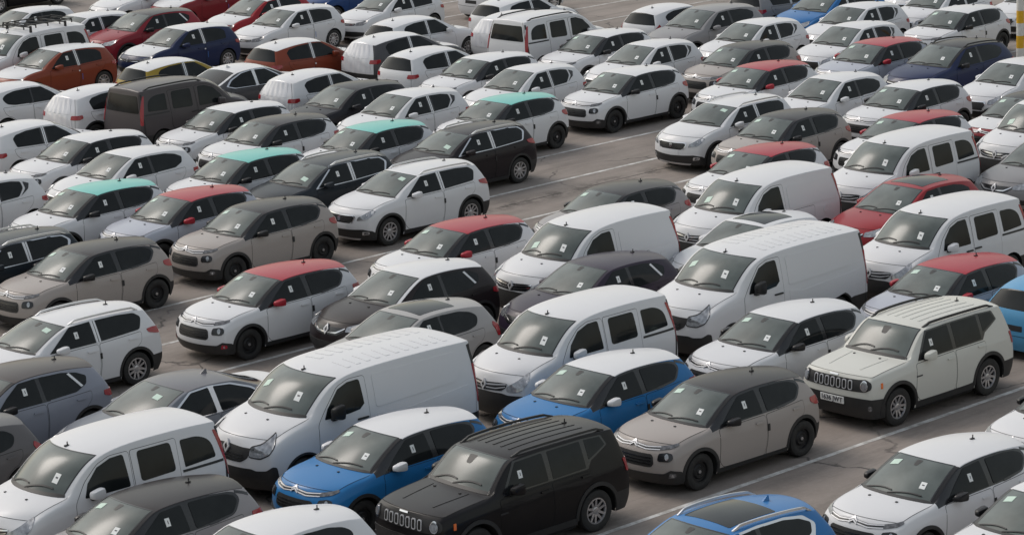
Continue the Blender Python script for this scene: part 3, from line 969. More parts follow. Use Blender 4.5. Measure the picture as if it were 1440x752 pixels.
# ---------------------------------------------------------------- large panel van
def make_large_van():
    sh = Shell(4.999, 1.956, 1.975, .933, 3.098, .345, .405, [
        (.30, .46, .12, .93, 1.05, 1.11, .90, .74),
        (.56, .62, .38, 1.08, 1.16, 1.21, .955, .80),
        (.92, .92, .66, 1.18, 1.25, 1.29, .975, .835),
        (1.18, 1.18, .88, 1.215, 1.30, 1.335, .978, .85),
        (1.50, 1.50, 1.20, 1.225, 1.62, 1.655, .978, .83),
        (1.88, 1.88, 1.60, 1.235, 1.86, 1.90, .978, .80),
        (2.60, 2.60, 2.56, 1.24, 1.91, 1.97, .978, .80),
        (3.40, 3.40, 3.40, 1.24, 1.915, 1.975, .978, .80),
        (4.20, 4.20, 4.20, 1.24, 1.91, 1.97, .975, .795),
        (4.92, 4.88, 4.88, 1.24, 1.88, 1.94, .955, .78)],
        [.10, .02, .0, .01, .03, .05, .07, .12], [4.95, 4.99, 4.999, 4.99, 4.985, 4.975, 4.96, 4.93], sweep_r=.06, z0=.24,
        wk=[.965, .99, 1., 1., .99, .965], cr=dict(rail=.55, cowl=.6, rooff=.1, rear=.75))
    P = Proto(sh); add_body(P, inset_rear=[(-.80, 1.28), (.80, 1.28), (.74, 1.78), (-.74, 1.78)])
    d1 = add_door(P, [(1.28, 1.18), (1.26, .5), (1.36, .36), (2.38, .36), (2.40, 1.2), (2.40, 1.80), (2.05, 1.80), (1.80, 1.72), (1.50, 1.42)], .06)
    side_patch(P, 'window', [(1.42, 1.235, .03), (1.52, 1.40), (1.80, 1.68), (2.02, 1.755), (2.28, 1.765, .06), (2.31, 1.34), (2.20, 1.26), (1.95, 1.235)], parent=d1, off=.009)
    add_handle(P, d1, 2.24, 1.10, None, 'black_plastic', w=.24)
    add_mirror(P, d1, 1.56, 1.20, role='black', sy=.16, sz=.32)
    side_patch(P, 'side_panel', [(2.56, 1.22, .05), (2.56, 1.78, .06), (4.52, 1.78, .08), (4.60, 1.55, .2), (4.46, 1.28, .15)], 'body', PAINT, off=.011, rad=.05, skirt=.006)
    side_patch(P, 'side_panel', [(2.56, .66, .04), (2.56, 1.12, .04), (2.95, 1.05, .04), (4.70, 1.16, .04), (4.72, .95, .04), (4.40, .80, .1), (3.60, .64, .08)], 'body', PAINT, off=.009, rad=.05, skirt=.006)
    side_patch(P, 'sill_trim', [(1.36, .225), (3.60, .225), (3.60, .34), (1.36, .34)], None, 'black_plastic', off=.012, rad=.02)
    # front
    fp(P, 'lower_bumper', sym([(0, .23), (.8, .23), (1.40, .23), (1.42, .45), (1.36, .64), (1.20, .66), (1.0, .59), (.72, .58), (.62, .61), (0, .61)]), 'black_plastic', pair=False, rad=.05, off=.01)
    g = fp(P, 'grille', sym([(0, .70), (.36, .70), (.52, .78), (.60, .95), (.40, .955), (0, .985)]), 'black_plastic', pair=False, rad=.04, off=.008)
    for z in (.74, .785, .83): fp(P, 'grille_bar', [(-.38, z - .01), (.38, z - .01), (.42, z + .01), (-.42, z + .01)], 'gloss_black', pair=False, off=.02, parent=g, grid=.5)
    diamond(P, .925, 1.35)
    fp(P, 'headlight', [(.56, .82), (.84, .80), (1.10, .87), (1.30, 1.0), (1.38, 1.16), (1.16, 1.10), (.86, 1.0), (.60, .96)], 'clear_lens', rad=.05, off=.012)
    fp(P, 'headlight_surround', grow(rounded([(.56, .82), (.84, .80), (1.10, .87), (1.30, 1.0), (1.38, 1.16), (1.16, 1.10), (.86, 1.0), (.60, .96)], .05), .022), 'black_plastic', off=.007)
    fp(P, 'tail_light', [(.92, .80), (1.03, .80), (1.03, 1.2), (1.0, 1.5), (.92, 1.5)], 'red_lens', rad=.03, off=.012, how='rear')
    P.pair('rear_edge_trim', sh.patch(ribbon([(4.90, .40), (4.93, 1.10), (4.91, 1.45), (4.86, 1.84)], .12), 'side', off=.006, m='black_plastic', name='rear_edge_trim', grid=.5))
    for cx in (sh.fo, sh.fo + sh.wb):
        side_patch(P, 'arch_trim', arch_outline(sh, cx, .035, .30), None, 'black_plastic', off=.008, grid=.5)
    # corrugated roof: pressed beads
    for k in range(11):
        x = 2.25 + k * .22
        for sg in (-1, 1):
            me = sh.patch([(x, sg * .16), (x + .10, sg * .16), (x + .10, sg * .58), (x, sg * .58)], 'top', off=.006, m=PAINT, name='roof_bead', rad=.02, skirt=.004, grid=.2)
            P.add('roof_bead', me, 'roof', parent=2)
    add_wheels(P, 'steel', rimR=.21)
    add_wipers(P)
    add_nozzles(P, .70, .3)
    add_antenna(P, 1.76)
    labels(P, (1.26, -.46), (1.34, .46), None, d1, .13, .16)
    P.anchor = (1.88, .79, 1.86); P.rear_anchor = (4.85, .76, 1.88)
    return P

# ---------------------------------------------------------------- boxy off-road style car
def make_boxy(plate=None, wheel='alloy5'):
    sh = Shell(4.236, 1.805, 1.645, .79, 2.57, .35, .43, [
        (.13, .22, .06, .90, .985, 1.01, .83, .74),
        (.42, .44, .32, .98, 1.035, 1.06, .885, .76),
        (.80, .80, .72, 1.02, 1.07, 1.095, .90, .765),
        (1.20, 1.20, 1.08, 1.05, 1.10, 1.13, .902, .77),
        (1.42, 1.43, 1.32, 1.06, 1.34, 1.375, .902, .725),
        (1.68, 1.69, 1.58, 1.07, 1.565, 1.605, .902, .68),
        (2.30, 2.30, 2.28, 1.075, 1.60, 1.65, .902, .675),
        (3.00, 3.00, 3.00, 1.08, 1.60, 1.65, .90, .67),
        (3.58, 3.56, 3.58, 1.085, 1.58, 1.63, .892, .66),
        (4.10, 3.98, 4.02, 1.09, 1.54, 1.595, .86, .63)],
        [.10, .03, .0, .0, .01, .02, .03, .06], [4.15, 4.22, 4.236, 4.225, 4.21, 4.18, 4.11, 4.03], sweep_r=.10, z0=.24, fpow=3.6,
        wk=[.965, .99, 1., 1., .98, .935], cr=dict(rail=.6, cowl=.75, hood=.5, shoulder=.6, rear=.65, nose=.5))
    P = Proto(sh); add_body(P)
    side_patch(P, 'window_surround', [(1.36, 1.07), (1.72, 1.535), (2.3, 1.555), (3.2, 1.555), (3.66, 1.525, .03), (3.74, 1.36, .03), (3.32, 1.20), (3.22, 1.085)], None, 'gloss_black', off=.005, grid=.08)
    d1 = add_door(P, [(1.30, 1.03), (1.24, .5), (1.36, .36), (2.34, .35), (2.38, .6), (2.38, 1.05)])
    d2 = add_door(P, [(2.41, 1.05), (2.41, .6), (2.38, .35), (2.86, .36), (2.92, .5), (3.10, .72), (3.24, .85), (3.28, 1.05)])
    side_patch(P, 'window', [(1.44, 1.095), (1.76, 1.51), (2.33, 1.53), (2.35, 1.095)], parent=d1, rad=.03, off=.0085)
    side_patch(P, 'window', [(2.45, 1.095), (2.44, 1.53), (3.16, 1.53), (3.18, 1.11)], parent=d2, rad=.03, off=.0085)
    side_patch(P, 'quarter_window', [(3.27, 1.22), (3.26, 1.53), (3.62, 1.505), (3.69, 1.37)], rad=.02, off=.0085)
    add_handle(P, d1, 2.24, .95); add_handle(P, d2, 3.14, .99)
    add_mirror(P, d1, 1.52, 1.06, sz=.21)
    side_patch(P, 'nameplate', [(1.26, .80), (1.42, .80), (1.42, .825), (1.26, .825)], None, 'black_plastic', off=.008)
    # front
    fp(P, 'lower_bumper', sym([(0, .23), (.85, .23), (1.34, .23), (1.36, .45), (1.28, .60), (.90, .61), (.55, .62), (0, .62)]), 'black_plastic', pair=False, rad=.05, off=.012)
    g = fp(P, 'grille', sym([(0, .735), (.62, .735), (.74, .74), (.90, .80), (.90, .90), (.76, .955), (.6, .945), (0, .95)]), 'black_plastic', pair=False, rad=.05, off=.008)
    for k in range(-3, 4):
        y = k * .135
        o = rounded([(y - .045, .755), (y + .045, .755), (y + .045, .93), (y - .045, .93)], .04)
        i = rounded([(y - .03, .772), (y + .03, .772), (y + .03, .913), (y - .03, .913)], .03)
        a = sh.patch(o, 'front', off=.022, m='satin', name='grille_slot', grid=.5); b = sh.patch(i, 'front', off=.0235, m='under_black', name='grille_slot', grid=.5, skirt=.0)
        P.add('grille_slot', two_tone_mesh(a, b), parent=g)
    for rr, m_, o_ in ((.105, 'black_plastic', .016), (.09, 'chrome', .022), (.072, 'clear_lens', .030)):
        fp(P, 'headlight', arc(.72, .845, rr, 0, 345, 20), m_, off=o_, grid=.2)
    fp(P, 'side_marker', [(1.18, .78), (1.26, .78), (1.26, .88), (1.18, .88)], 'amber_lens', rad=.015, off=.012)
    fp(P, 'fog_lamp', arc(.86, .45, .05, 0, 345, 14), 'dark_lens', off=.018)
    fp(P, 'hood_badge', [(-.10, .967), (.10, .967), (.10, .992), (-.10, .992)], 'chrome', pair=False, off=.01)
    if plate:
        i = fp(P, 'number_plate', [(-.27, .48), (.27, .48), (.27, .60), (-.27, .60)], 'paper', pair=False, off=.03)
        P.plate = i
        cu = bpy.data.curves.new('plate_text', 'FONT'); cu.body = plate; cu.size = .12; cu.align_x = 'CENTER'; cu.align_y = 'CENTER'; cu.extrude = .001
        cu.offset = .003
        to = bpy.data.objects.new('plate_text', cu); COL.objects.link(to)
        dg = bpy.context.evaluated_depsgraph_get(); me = bpy.data.meshes.new_from_object(to.evaluated_get(dg))
        bpy.data.objects.remove(to)
        l, n = sh.hit((0, .54), 'front')
        # text reads from the front: its x axis runs towards +y of a car that faces -x... (right hand of the car is the reader's left)
        me.transform(Matrix(((0, 0, -1, l.x - .034), (-1, 0, 0, 0), (0, 1, 0, .54), (0, 0, 0, 1))))
        me.materials.clear(); me.materials.append(MATS['print_ink']); me.name = 'plate_text'
        P.add('plate_text', me, parent=i)
    for cx in (sh.fo, sh.fo + sh.wb):
        side_patch(P, 'arch_trim', arch_outline(sh, cx, .06, .30), None, 'black_plastic', off=.016, grid=.5)
    side_patch(P, 'sill_trim', [(1.25, .225), (2.90, .225), (2.90, .355), (1.25, .355)], None, 'black_plastic', off=.014, rad=.02)
    fp(P, 'tail_light', [(.78, .86), (1.0, .86), (1.0, 1.08), (.78, 1.08)], 'red_lens', rad=.03, off=.014, how='rear')
    add_wheels(P, wheel, rimR=.215)
    add_rail(P, 1.78, 3.80, .635, 'black_plastic', h=.05, w=.045)
    for y in (-.36, -.18, 0, .18, .36):
        P.add('roof_bead', sh.patch(ribbon([(1.95, y), (3.55, y)], .03), 'top', off=.008, m=PAINT, name='roof_bead', skirt=.004, grid=.5), 'roof', parent=2)
    for y in (-.42, .42):
        P.add('hood_crease', sh.patch(ribbon([(.34, y * .85), (1.02, y)], .03), 'top', off=.007, m=PAINT, name='hood_crease', skirt=.004, grid=.5), 'hood', parent=1)
    add_wipers(P)
    add_nozzles(P, .95, .3)
    mirror_blob(P, 1.50, .3)
    add_antenna(P, 3.5)
    labels(P, None, None, (1.80, 1.32), d1)
    P.anchor = (1.69, .67, 1.565); P.rear_anchor = (3.96, .62, 1.54)
    return P

# ---------------------------------------------------------------- generic rounded hatchback / crossover, many trims
def make_hatch(L=4.05, W=1.75, H=1.455, wb=2.55, fo=.80, R=.315, archR=.365, lift=0., style='plain', wheel='alloy5', clad=False, tape=True,
               rails=None, pano=False, grille='thin', wrap_rear=False, blue=False, quarter=False, antenna='stub', label=True, tail='wide', bpt=False, trim=False, diag=False):
    """style of the side glass: plain, uptick, round, wedge"""
    k = L / 4.05; q = (H - lift) / 1.455
    def S(x, xt, xc, zb, zt, zc, ys, yt): return (x * k, xt * k, xc * k, zb * q + lift, zt * q + lift, zc * q + lift, ys * W / 1.75, yt * W / 1.75)
    sh = Shell(L, W, H, fo, wb, R, archR, [
        S(.27, .45, .15, .68, .765, .80, .79, .67),
        S(.50, .60, .44, .80, .865, .895, .845, .715),
        S(.86, .88, .76, .87, .925, .955, .870, .73),
        S(1.22, 1.22, 1.04, .915, .955, .995, .873, .74),
        S(1.58, 1.60, 1.46, .925, 1.19, 1.235, .873, .675),
        S(1.98, 2.00, 1.88, .935, 1.375, 1.415, .873, .61),
        S(2.45, 2.45, 2.44, .945, 1.405, 1.46, .873, .605),
        S(2.98, 2.98, 2.98, .96, 1.385, 1.445, .870, .595),
        S(3.45, 3.42, 3.44, .975, 1.335, 1.40, .852, .57),
        S(3.88, 3.74, 3.78, .985, 1.27, 1.345, .80, .53)],
        [v * k for v in (.12, .05, .0, .0, .02, .05, .09, .16)], [v * k for v in (3.97, 4.03, 4.05, 4.04, 4.02, 3.97, 3.88, 3.78)])
    P = Proto(sh); add_body(P, black_rear=clad, wrapped=wrap_rear)
    def T(pts): return [(p[0] * k, p[1] * q + lift) + tuple(p[2:]) for p in pts]
    if trim:
        side_patch(P, 'window_trim', T([(1.36, .925), (1.70, 1.18), (2.02, 1.375), (2.45, 1.395), (2.98, 1.375), (3.36, 1.31), (3.55, 1.17), (3.42, .985), (2.5, .945)]), None, 'chrome', rad=.05, off=.0025)
    d1 = add_door(P, T([(1.40, .905), (1.34, .40), (1.46, .29), (2.42, .27), (2.46, .60), (2.46, .92)]))
    d2 = add_door(P, T([(2.49, .92), (2.49, .60), (2.45, .27), (2.92, .27), (3.04, .48), (3.24, .64), (3.42, .80), (3.46, .95)]))
    side_patch(P, 'window', T([(1.46, .945), (1.74, 1.16), (2.04, 1.345), (2.39, 1.362), (2.41, .955)]), parent=d1, rad=.03, off=.006)
    if style == 'plain':
        side_patch(P, 'window', T([(2.54, .96), (2.53, 1.362), (2.95, 1.345), (3.28, 1.285), (3.40, 1.20), (3.36, .99)]), parent=d2, rad=.04, off=.006)
    elif style == 'uptick':
        side_patch(P, 'window', T([(2.54, .965), (2.53, 1.362), (2.95, 1.345), (3.22, 1.30), (3.24, 1.16), (3.05, .99)]), parent=d2, rad=.04, off=.006)
        side_patch(P, 'quarter_window', T([(3.12, 1.0), (3.30, 1.14), (3.29, 1.29), (3.46, 1.23), (3.38, 1.12)]), None, 'gloss_black', rad=.02, off=.006)
    elif style == 'wedge':
        side_patch(P, 'window', T([(2.50, .965), (2.47, 1.362), (2.95, 1.345), (3.26, 1.29), (3.46, 1.20), (3.40, 1.08), (3.15, .99)]), parent=d2, rad=.04, off=.006)
    else:
        side_patch(P, 'window', T([(2.46, .965), (2.44, 1.362), (2.95, 1.345), (3.25, 1.28), (3.40, 1.18), (3.30, 1.03), (3.05, .98)]), parent=d2, rad=.08, off=.006)
    if diag: side_patch(P, 'protective_tape', T([(3.06, 1.30), (3.11, 1.31), (3.32, 1.06), (3.27, 1.05)]), None, 'tape_white', off=.012)
    if bpt: side_patch(P, 'window_surround', T([(2.34, .955), (2.58, .955), (2.57, 1.362), (2.33, 1.362)]), None, 'gloss_black', off=.0045)
    if tape:
        side_patch(P, 'protective_tape', T([(2.425, .935), (2.458, .935), (2.438, 1.385), (2.405, 1.385)]), None, 'tape_white', off=.012)
        side_patch(P, 'protective_tape', T([(2.475, .935), (2.508, .935), (2.49, 1.385), (2.457, 1.385)]), None, 'tape_white', off=.012)
        side_patch(P, 'window_surround', T([(2.38, .955), (2.56, .96), (2.55, 1.362), (2.36, 1.362)]), None, 'gloss_black', off=.0085)
    if blue:
        side_patch(P, 'protective_tape', T([(2.53, .50), (2.55, .50), (2.55, .68), (2.53, .68)]), None, 'blue_tape', off=.009)
        side_patch(P, 'protective_tape', T([(2.42, .76), (2.47, .76), (2.47, .80), (2.42, .80)]), None, 'tape_white', off=.009)
    add_handle(P, d1, 2.28 * k, .82 * q + lift); add_handle(P, d2, 3.20 * k, .86 * q + lift)
    add_mirror(P, d1, 1.60 * k, .925 * q + lift)
    Z = lambda pts: [(p[0], p[1] * q + lift) + tuple(p[2:]) for p in pts]
    fp(P, 'lower_grille', sym(Z([(0, .26), (.6, .27), (.95, .32), (1.0, .42), (.62, .44), (0, .44)])), 'black_plastic', pair=False, rad=.03, off=.008)
    if grille == 'thin':
        fp(P, 'grille', sym(Z([(0, .62), (.52, .635), (.56, .70), (0, .695)])), 'black_plastic', pair=False, rad=.02, off=.006)
        fp(P, 'chrome_strip', Z([(.08, .640), (.50, .652), (.50, .664), (.08, .652)]), 'chrome', off=.014, grid=.5)
        fp(P, 'emblem', [(a, b) for a, b in arc(0, .665 * q + lift, .05, 0, 340, 18)], 'chrome', pair=False, off=.016)
        fp(P, 'headlight', Z([(.56, .63), (.92, .65), (1.16, .72), (1.26, .785), (1.05, .775), (.58, .715)]), 'dark_lens', rad=.03, off=.012)
    elif grille == 'diamond':
        fp(P, 'grille', sym(Z([(0, .57), (.30, .58), (.48, .66), (.52, .715), (.30, .72), (0, .72)])), 'gloss_black', pair=False, rad=.03, off=.006)
        fp(P, 'chrome_strip', Z([(.05, .605), (.28, .615), (.50, .70), (.50, .715), (.27, .64), (.05, .63)]), 'chrome', off=.016, grid=.5)
        diamond(P, .665 * q + lift, 1.1)
        fp(P, 'headlight', Z([(.52, .655), (.90, .665), (1.16, .735), (1.30, .81), (1.06, .80), (.54, .735)]), 'clear_lens', rad=.03, off=.012)
    else:
        fp(P, 'grille', sym(Z([(0, .47), (.40, .47), (.52, .58), (.48, .665), (0, .665)])), 'black_plastic', pair=False, rad=.04, off=.006)
        fp(P, 'grille_frame', Z([(.40, .455), (.55, .58), (.50, .69), (.02, .685), (.02, .67), (.47, .665), (.51, .58), (.39, .475)]), 'chrome', off=.012, grid=.5)
        fp(P, 'emblem', [(a, b) for a, b in arc(0, .715 * q + lift, .045, 0, 340, 18)], 'chrome', pair=False, off=.016)
        fp(P, 'headlight', Z([(.58, .62), (.90, .635), (1.16, .70), (1.34, .83), (1.10, .80), (.62, .71)]), 'clear_lens', rad=.03, off=.012)
    if clad:
        for cx in (sh.fo, sh.fo + sh.wb):
            side_patch(P, 'arch_trim', arch_outline(sh, cx, .05, .26), None, 'black_plastic', off=.012, grid=.5)
        side_patch(P, 'sill_trim', [(fo + archR + .02, .20), (fo + wb - archR - .02, .20), (fo + wb - archR - .02, .29), (fo + archR + .02, .29)], None, 'black_plastic', off=.012, rad=.02)
    to = Z([(.62, .78), (1.0, .78), (1.16, .82), (1.12, .90), (.66, .89)]) if tail == 'wide' else Z([(.72, .72), (1.0, .72), (1.10, .95), (1.0, 1.02), (.78, .86)])
    fp(P, 'tail_light', to, 'red_lens', rad=.03, off=.014, how='rear')
    fp(P, 'plate_holder', Z([(-.27, .60), (.27, .60), (.27, .71), (-.27, .71)]), 'black_plastic', how='rear', pair=False, off=.004)
    add_wheels(P, wheel, rimR=.205)
    if rails: add_rail(P, 2.06 * k, 3.60 * k, .565 * W / 1.75, rails)
    if pano:
        P.add('roof_glass', sh.patch([(2.10 * k, -.46), (3.02 * k, -.45), (3.02 * k, .45), (2.10 * k, .46)], 'top', off=.004, m='side_glass', name='roof_glass', rad=.04))
    add_wipers(P)
    add_nozzles(P, .90 * k, .28)
    mirror_blob(P, 1.80 * k)
    add_antenna(P, 3.25 * k, antenna)
    if label: labels(P, (1.40 * k, -.38), None, (2.12 * k, 1.19 * q + lift), d1)
    if wrap_rear:
        P.add('wrap_film', sh.patch([(-.60, .92 * q + lift), (.60, .92 * q + lift), (.52, 1.30 * q + lift), (-.52, 1.30 * q + lift)], 'rear', off=.008, m='wrap_film', name='wrap_film', rad=.06, lift=lambda p: .0035 * math.sin(31 * p[0] + 5 * p[1]) + .004 * math.sin(17 * p[1] + 23 * p[0]), grid=.035), parent=P.rw)
        P.add('wrap_film', sh.patch([(-.70, .50 * q + lift), (.70, .50 * q + lift), (.62, .90 * q + lift), (-.62, .90 * q + lift)], 'rear', off=.010, m='wrap_film', name='wrap_film', rad=.06, lift=lambda p: .0035 * math.sin(27 * p[0] + 2) + .003 * math.sin(19 * p[1] + 9 * p[0]), grid=.035))
    P.anchor = (2.0 * k, .60 * W / 1.75, 1.372 * q + lift); P.rear_anchor = (3.70 * k, .50 * W / 1.75, 1.285 * q + lift)
    return P

# ---------------------------------------------------------------- four door saloon
def make_saloon():
    sh = Shell(4.85, 1.868, 1.46, .94, 2.81, .34, .39, [
        (.32, .55, .18, .70, .79, .83, .85, .70),
        (.58, .70, .52, .82, .89, .92, .905, .755),
        (.98, 1.0, .90, .89, .945, .975, .930, .775),
        (1.42, 1.42, 1.26, .935, .975, 1.01, .932, .785),
        (1.80, 1.82, 1.68, .945, 1.21, 1.25, .932, .71),
        (2.24, 2.26, 2.14, .955, 1.39, 1.43, .932, .635),
        (2.72, 2.72, 2.72, .965, 1.42, 1.465, .932, .62),
        (3.36, 3.36, 3.36, .975, 1.36, 1.41, .930, .62),
        (4.06, 4.06, 4.18, .99, 1.07, 1.12, .915, .70),
        (4.62, 4.52, 4.72, .99, 1.04, 1.075, .86, .66)],
        [.12, .05, .0, .0, .02, .05, .10, .18], [4.76, 4.83, 4.85, 4.84, 4.82, 4.79, 4.76, 4.72], glass_top=(7, 8))
    P = Proto(sh); add_body(P, black_rear=False)
    side_patch(P, 'window_trim', [(1.60, .945), (1.95, 1.19), (2.30, 1.385), (2.72, 1.405), (3.2, 1.365), (3.62, 1.22), (3.86, 1.06), (3.6, .985), (2.6, .96)], None, 'chrome', off=.002, rad=.03)
    d1 = add_door(P, [(1.62, .92), (1.56, .42), (1.66, .30), (2.72, .28), (2.76, .6), (2.76, .94)])
    d2 = add_door(P, [(2.79, .94), (2.79, .6), (2.74, .28), (3.20, .28), (3.34, .5), (3.54, .68), (3.74, .82), (3.78, .97)])
    side_patch(P, 'window', [(1.70, .965), (1.99, 1.175), (2.32, 1.36), (2.70, 1.38), (2.72, .97)], parent=d1, rad=.03, off=.0085)
    side_patch(P, 'window', [(2.82, .975), (2.81, 1.38), (3.18, 1.34), (3.58, 1.20), (3.78, 1.065), (3.56, 1.0)], parent=d2, rad=.03, off=.0085)
    side_patch(P, 'protective_tape', [(2.70, .96), (2.84, .96), (2.83, 1.39), (2.69, 1.39)], None, 'tape_white', off=.008)
    add_handle(P, d1, 2.58, .84); add_handle(P, d2, 3.54, .88)
    add_mirror(P, d1, 1.82, .95)
    fp(P, 'lower_grille', sym([(0, .26), (.6, .27), (.95, .32), (1.0, .42), (.62, .44), (0, .44)]), 'black_plastic', pair=False, rad=.03, off=.008)
    fp(P, 'grille', sym([(0, .52), (.42, .54), (.52, .66), (.50, .70), (0, .70)]), 'gloss_black', pair=False, rad=.03, off=.006)
    diamond(P, .64, 1.2)
    fp(P, 'headlight', [(.55, .62), (.92, .64), (1.16, .72), (1.30, .80), (1.05, .785), (.56, .71)], 'clear_lens', rad=.03, off=.012)
    fp(P, 'tail_light', [(.15, .80), (.95, .80), (1.15, .86), (1.10, .93), (.15, .88)], 'red_lens', rad=.03, off=.014, how='rear')
    add_wheels(P, 'alloy5', rimR=.22)
    add_wipers(P)
    mirror_blob(P, 2.06)
    add_antenna(P, 3.1, 'fin')
    labels(P, None, (1.88, -.28), None, d1)
    P.anchor = (2.26, .63, 1.39); P.rear_anchor = (4.5, .6, 1.04)
    return P

# ---------------------------------------------------------------- putting a car into the scene
def place(P, name, label, cat, group, xy, yaw, cols):
    root = bpy.data.objects.new(name, None)
    root.empty_display_size = .3
    COL.objects.link(root)
    root.location = (xy[0], xy[1], 0)
    root.rotation_euler = (0, 0, yaw)
    root['label'] = label; root['category'] = cat; root['group'] = group
    obs = []
    for p in P.parts:
        o = bpy.data.objects.new(p['name'], p['me'])
        COL.objects.link(o)
        o.parent = root if p['parent'] is None else obs[p['parent']]
        if p['loc'] is not None: o.location = p['loc']
        if p['rot'] is not None: o.rotation_euler = p['rot']
        c = cols.get(p['role'] or 'body', cols['body'])
        o.color = (*c, 1)
        obs.append(o)
    return root
def colours(body, roof=None, hood=None, pillar=None, mirror=None, accent=None, fin=None, tail=None, trunk=None):
    return dict(tail=tail or body, trunk=trunk or tail or body, body=body, roof=roof or body, hood=hood or body, pillar=pillar or body, mirror=mirror or body, accent=accent or body, fin=fin or roof or body, black=(.02, .02, .021))

# ---------------------------------------------------------------- the lot
def concrete():
    m = mat('concrete', (.2, .19, .175), .88)
    nt = m.node_tree; N = nt.nodes; Lk = nt.links; b = N['Principled BSDF']
    g = N.new('ShaderNodeNewGeometry')
    def noise(scale, detail=6, rough=.6, vec=None):
        n = N.new('ShaderNodeTexNoise'); n.inputs['Scale'].default_value = scale; n.inputs['Detail'].default_value = detail
        n.inputs['Roughness'].default_value = rough
        Lk.new(vec or g.outputs['Position'], n.inputs['Vector']); return n.outputs['Fac']
    def ramp(src, p0, c0, p1, c1):
        r = N.new('ShaderNodeValToRGB'); e = r.color_ramp.elements
        e[0].position, e[0].color = p0, (*c0, 1); e[1].position, e[1].color = p1, (*c1, 1)
        Lk.new(src, r.inputs[0]); return r.outputs[0]
    def rng(src, a, bb, lo=0., hi=1.):
        r = N.new('ShaderNodeMapRange'); r.inputs[1].default_value = a; r.inputs[2].default_value = bb
        r.inputs[3].default_value = lo; r.inputs[4].default_value = hi; Lk.new(src, r.inputs[0]); return r.outputs[0]
    def mul(a, bb):
        q = N.new('ShaderNodeMath'); q.operation = 'MULTIPLY'; Lk.new(a, q.inputs[0])
        if isinstance(bb, float): q.inputs[1].default_value = bb
        else: Lk.new(bb, q.inputs[1])
        return q.outputs[0]
    def mix(f, a, c):
        q = N.new('ShaderNodeMix'); q.data_type = 'RGBA'
        Lk.new(f, q.inputs[0]); Lk.new(a, q.inputs[6]); q.inputs[7].default_value = (*c, 1); return q.outputs[2]
    mp = N.new('ShaderNodeMapping'); mp.inputs['Scale'].default_value = (.25, 1.3, 1)
    Lk.new(g.outputs['Position'], mp.inputs['Vector'])
    col = ramp(noise(.35, 8, .62), .30, (.225, .19, .168), .72, (.335, .292, .262))
    col = mix(mul(rng(noise(.22, 6, .6), .44, .66), .45), col, (.135, .118, .103))       # broad damp and grime patches
    col = mix(mul(rng(noise(1.1, 7, .7, mp.outputs[0]), .44, .66), .75), col, (.16, .138, .122))      # drag marks along the lanes
    col = mix(mul(rng(noise(9, 5, .75), .50, .78), .30), col, (.38, .338, .305))
    # oil spots
    v = N.new('ShaderNodeTexVoronoi'); v.inputs['Scale'].default_value = .42; v.inputs['Randomness'].default_value = 1.
    Lk.new(g.outputs['Position'], v.inputs['Vector'])
    col = mix(mul(rng(v.outputs['Distance'], .0, .16, 1., 0.), rng(noise(3.0), .4, .65, 0., .75)), col, (.06, .055, .05))
    # cracks
    wv = N.new('ShaderNodeVectorMath'); wv.operation = 'MULTIPLY_ADD'
    nv = N.new('ShaderNodeTexNoise'); nv.inputs['Scale'].default_value = .9; nv.inputs['Detail'].default_value = 5
    Lk.new(g.outputs['Position'], nv.inputs['Vector'])
    Lk.new(nv.outputs['Color'], wv.inputs[0]); wv.inputs[1].default_value = (1.2, 1.2, 1.2); Lk.new(g.outputs['Position'], wv.inputs[2])
    c2 = N.new('ShaderNodeTexVoronoi'); c2.feature = 'DISTANCE_TO_EDGE'; c2.inputs['Scale'].default_value = .2
    Lk.new(wv.outputs[0], c2.inputs['Vector'])
    col = mix(mul(rng(c2.outputs['Distance'], .002, .008, 1., 0.), rng(noise(.6), .40, .55, 0., .85)), col, (.045, .04, .037))
    # line of dirt washed along one joint
    sp = N.new('ShaderNodeSeparateXYZ'); Lk.new(g.outputs['Position'], sp.inputs[0])
    ad = N.new('ShaderNodeMath'); ad.operation = 'ADD'; ad.inputs[1].default_value = -51.6; Lk.new(sp.outputs['Y'], ad.inputs[0])
    ab = N.new('ShaderNodeMath'); ab.operation = 'ABSOLUTE'; Lk.new(ad.outputs[0], ab.inputs[0])
    col = mix(mul(rng(ab.outputs[0], .05, .50, 1., 0.), rng(noise(1.7, 8, .75), .47, .60, 0., .85)), col, (.05, .042, .036))
    col = mix(mul(rng(ab.outputs[0], .015, .04, 1., 0.), rng(noise(.9, 4), .35, .5, .2, .9)), col, (.05, .043, .038))
    Lk.new(col, b.inputs['Base Color'])
    bp = N.new('ShaderNodeBump'); bp.inputs['Strength'].default_value = .25; bp.inputs['Distance'].default_value = .02
    Lk.new(noise(14, 8, .7), bp.inputs['Height']); Lk.new(bp.outputs[0], b.inputs['Normal'])
    return m
concrete()
V = []; F = []
nx, ny = 40, 40
for j in range(ny + 1):
    for i in range(nx + 1): V.append((-400 + 900 * i / nx, -300 + 900 * j / ny, 0))
for j in range(ny):
    for i in range(nx): F.append((j * (nx + 1) + i, j * (nx + 1) + i + 1, (j + 1) * (nx + 1) + i + 1, (j + 1) * (nx + 1) + i))
gr = bpy.data.objects.new('ground', new_mesh('ground', V, F, 'concrete', smooth=False)); COL.objects.link(gr)
gr['kind'] = 'structure'; gr['label'] = 'stained grey brown concrete of the vehicle storage lot'

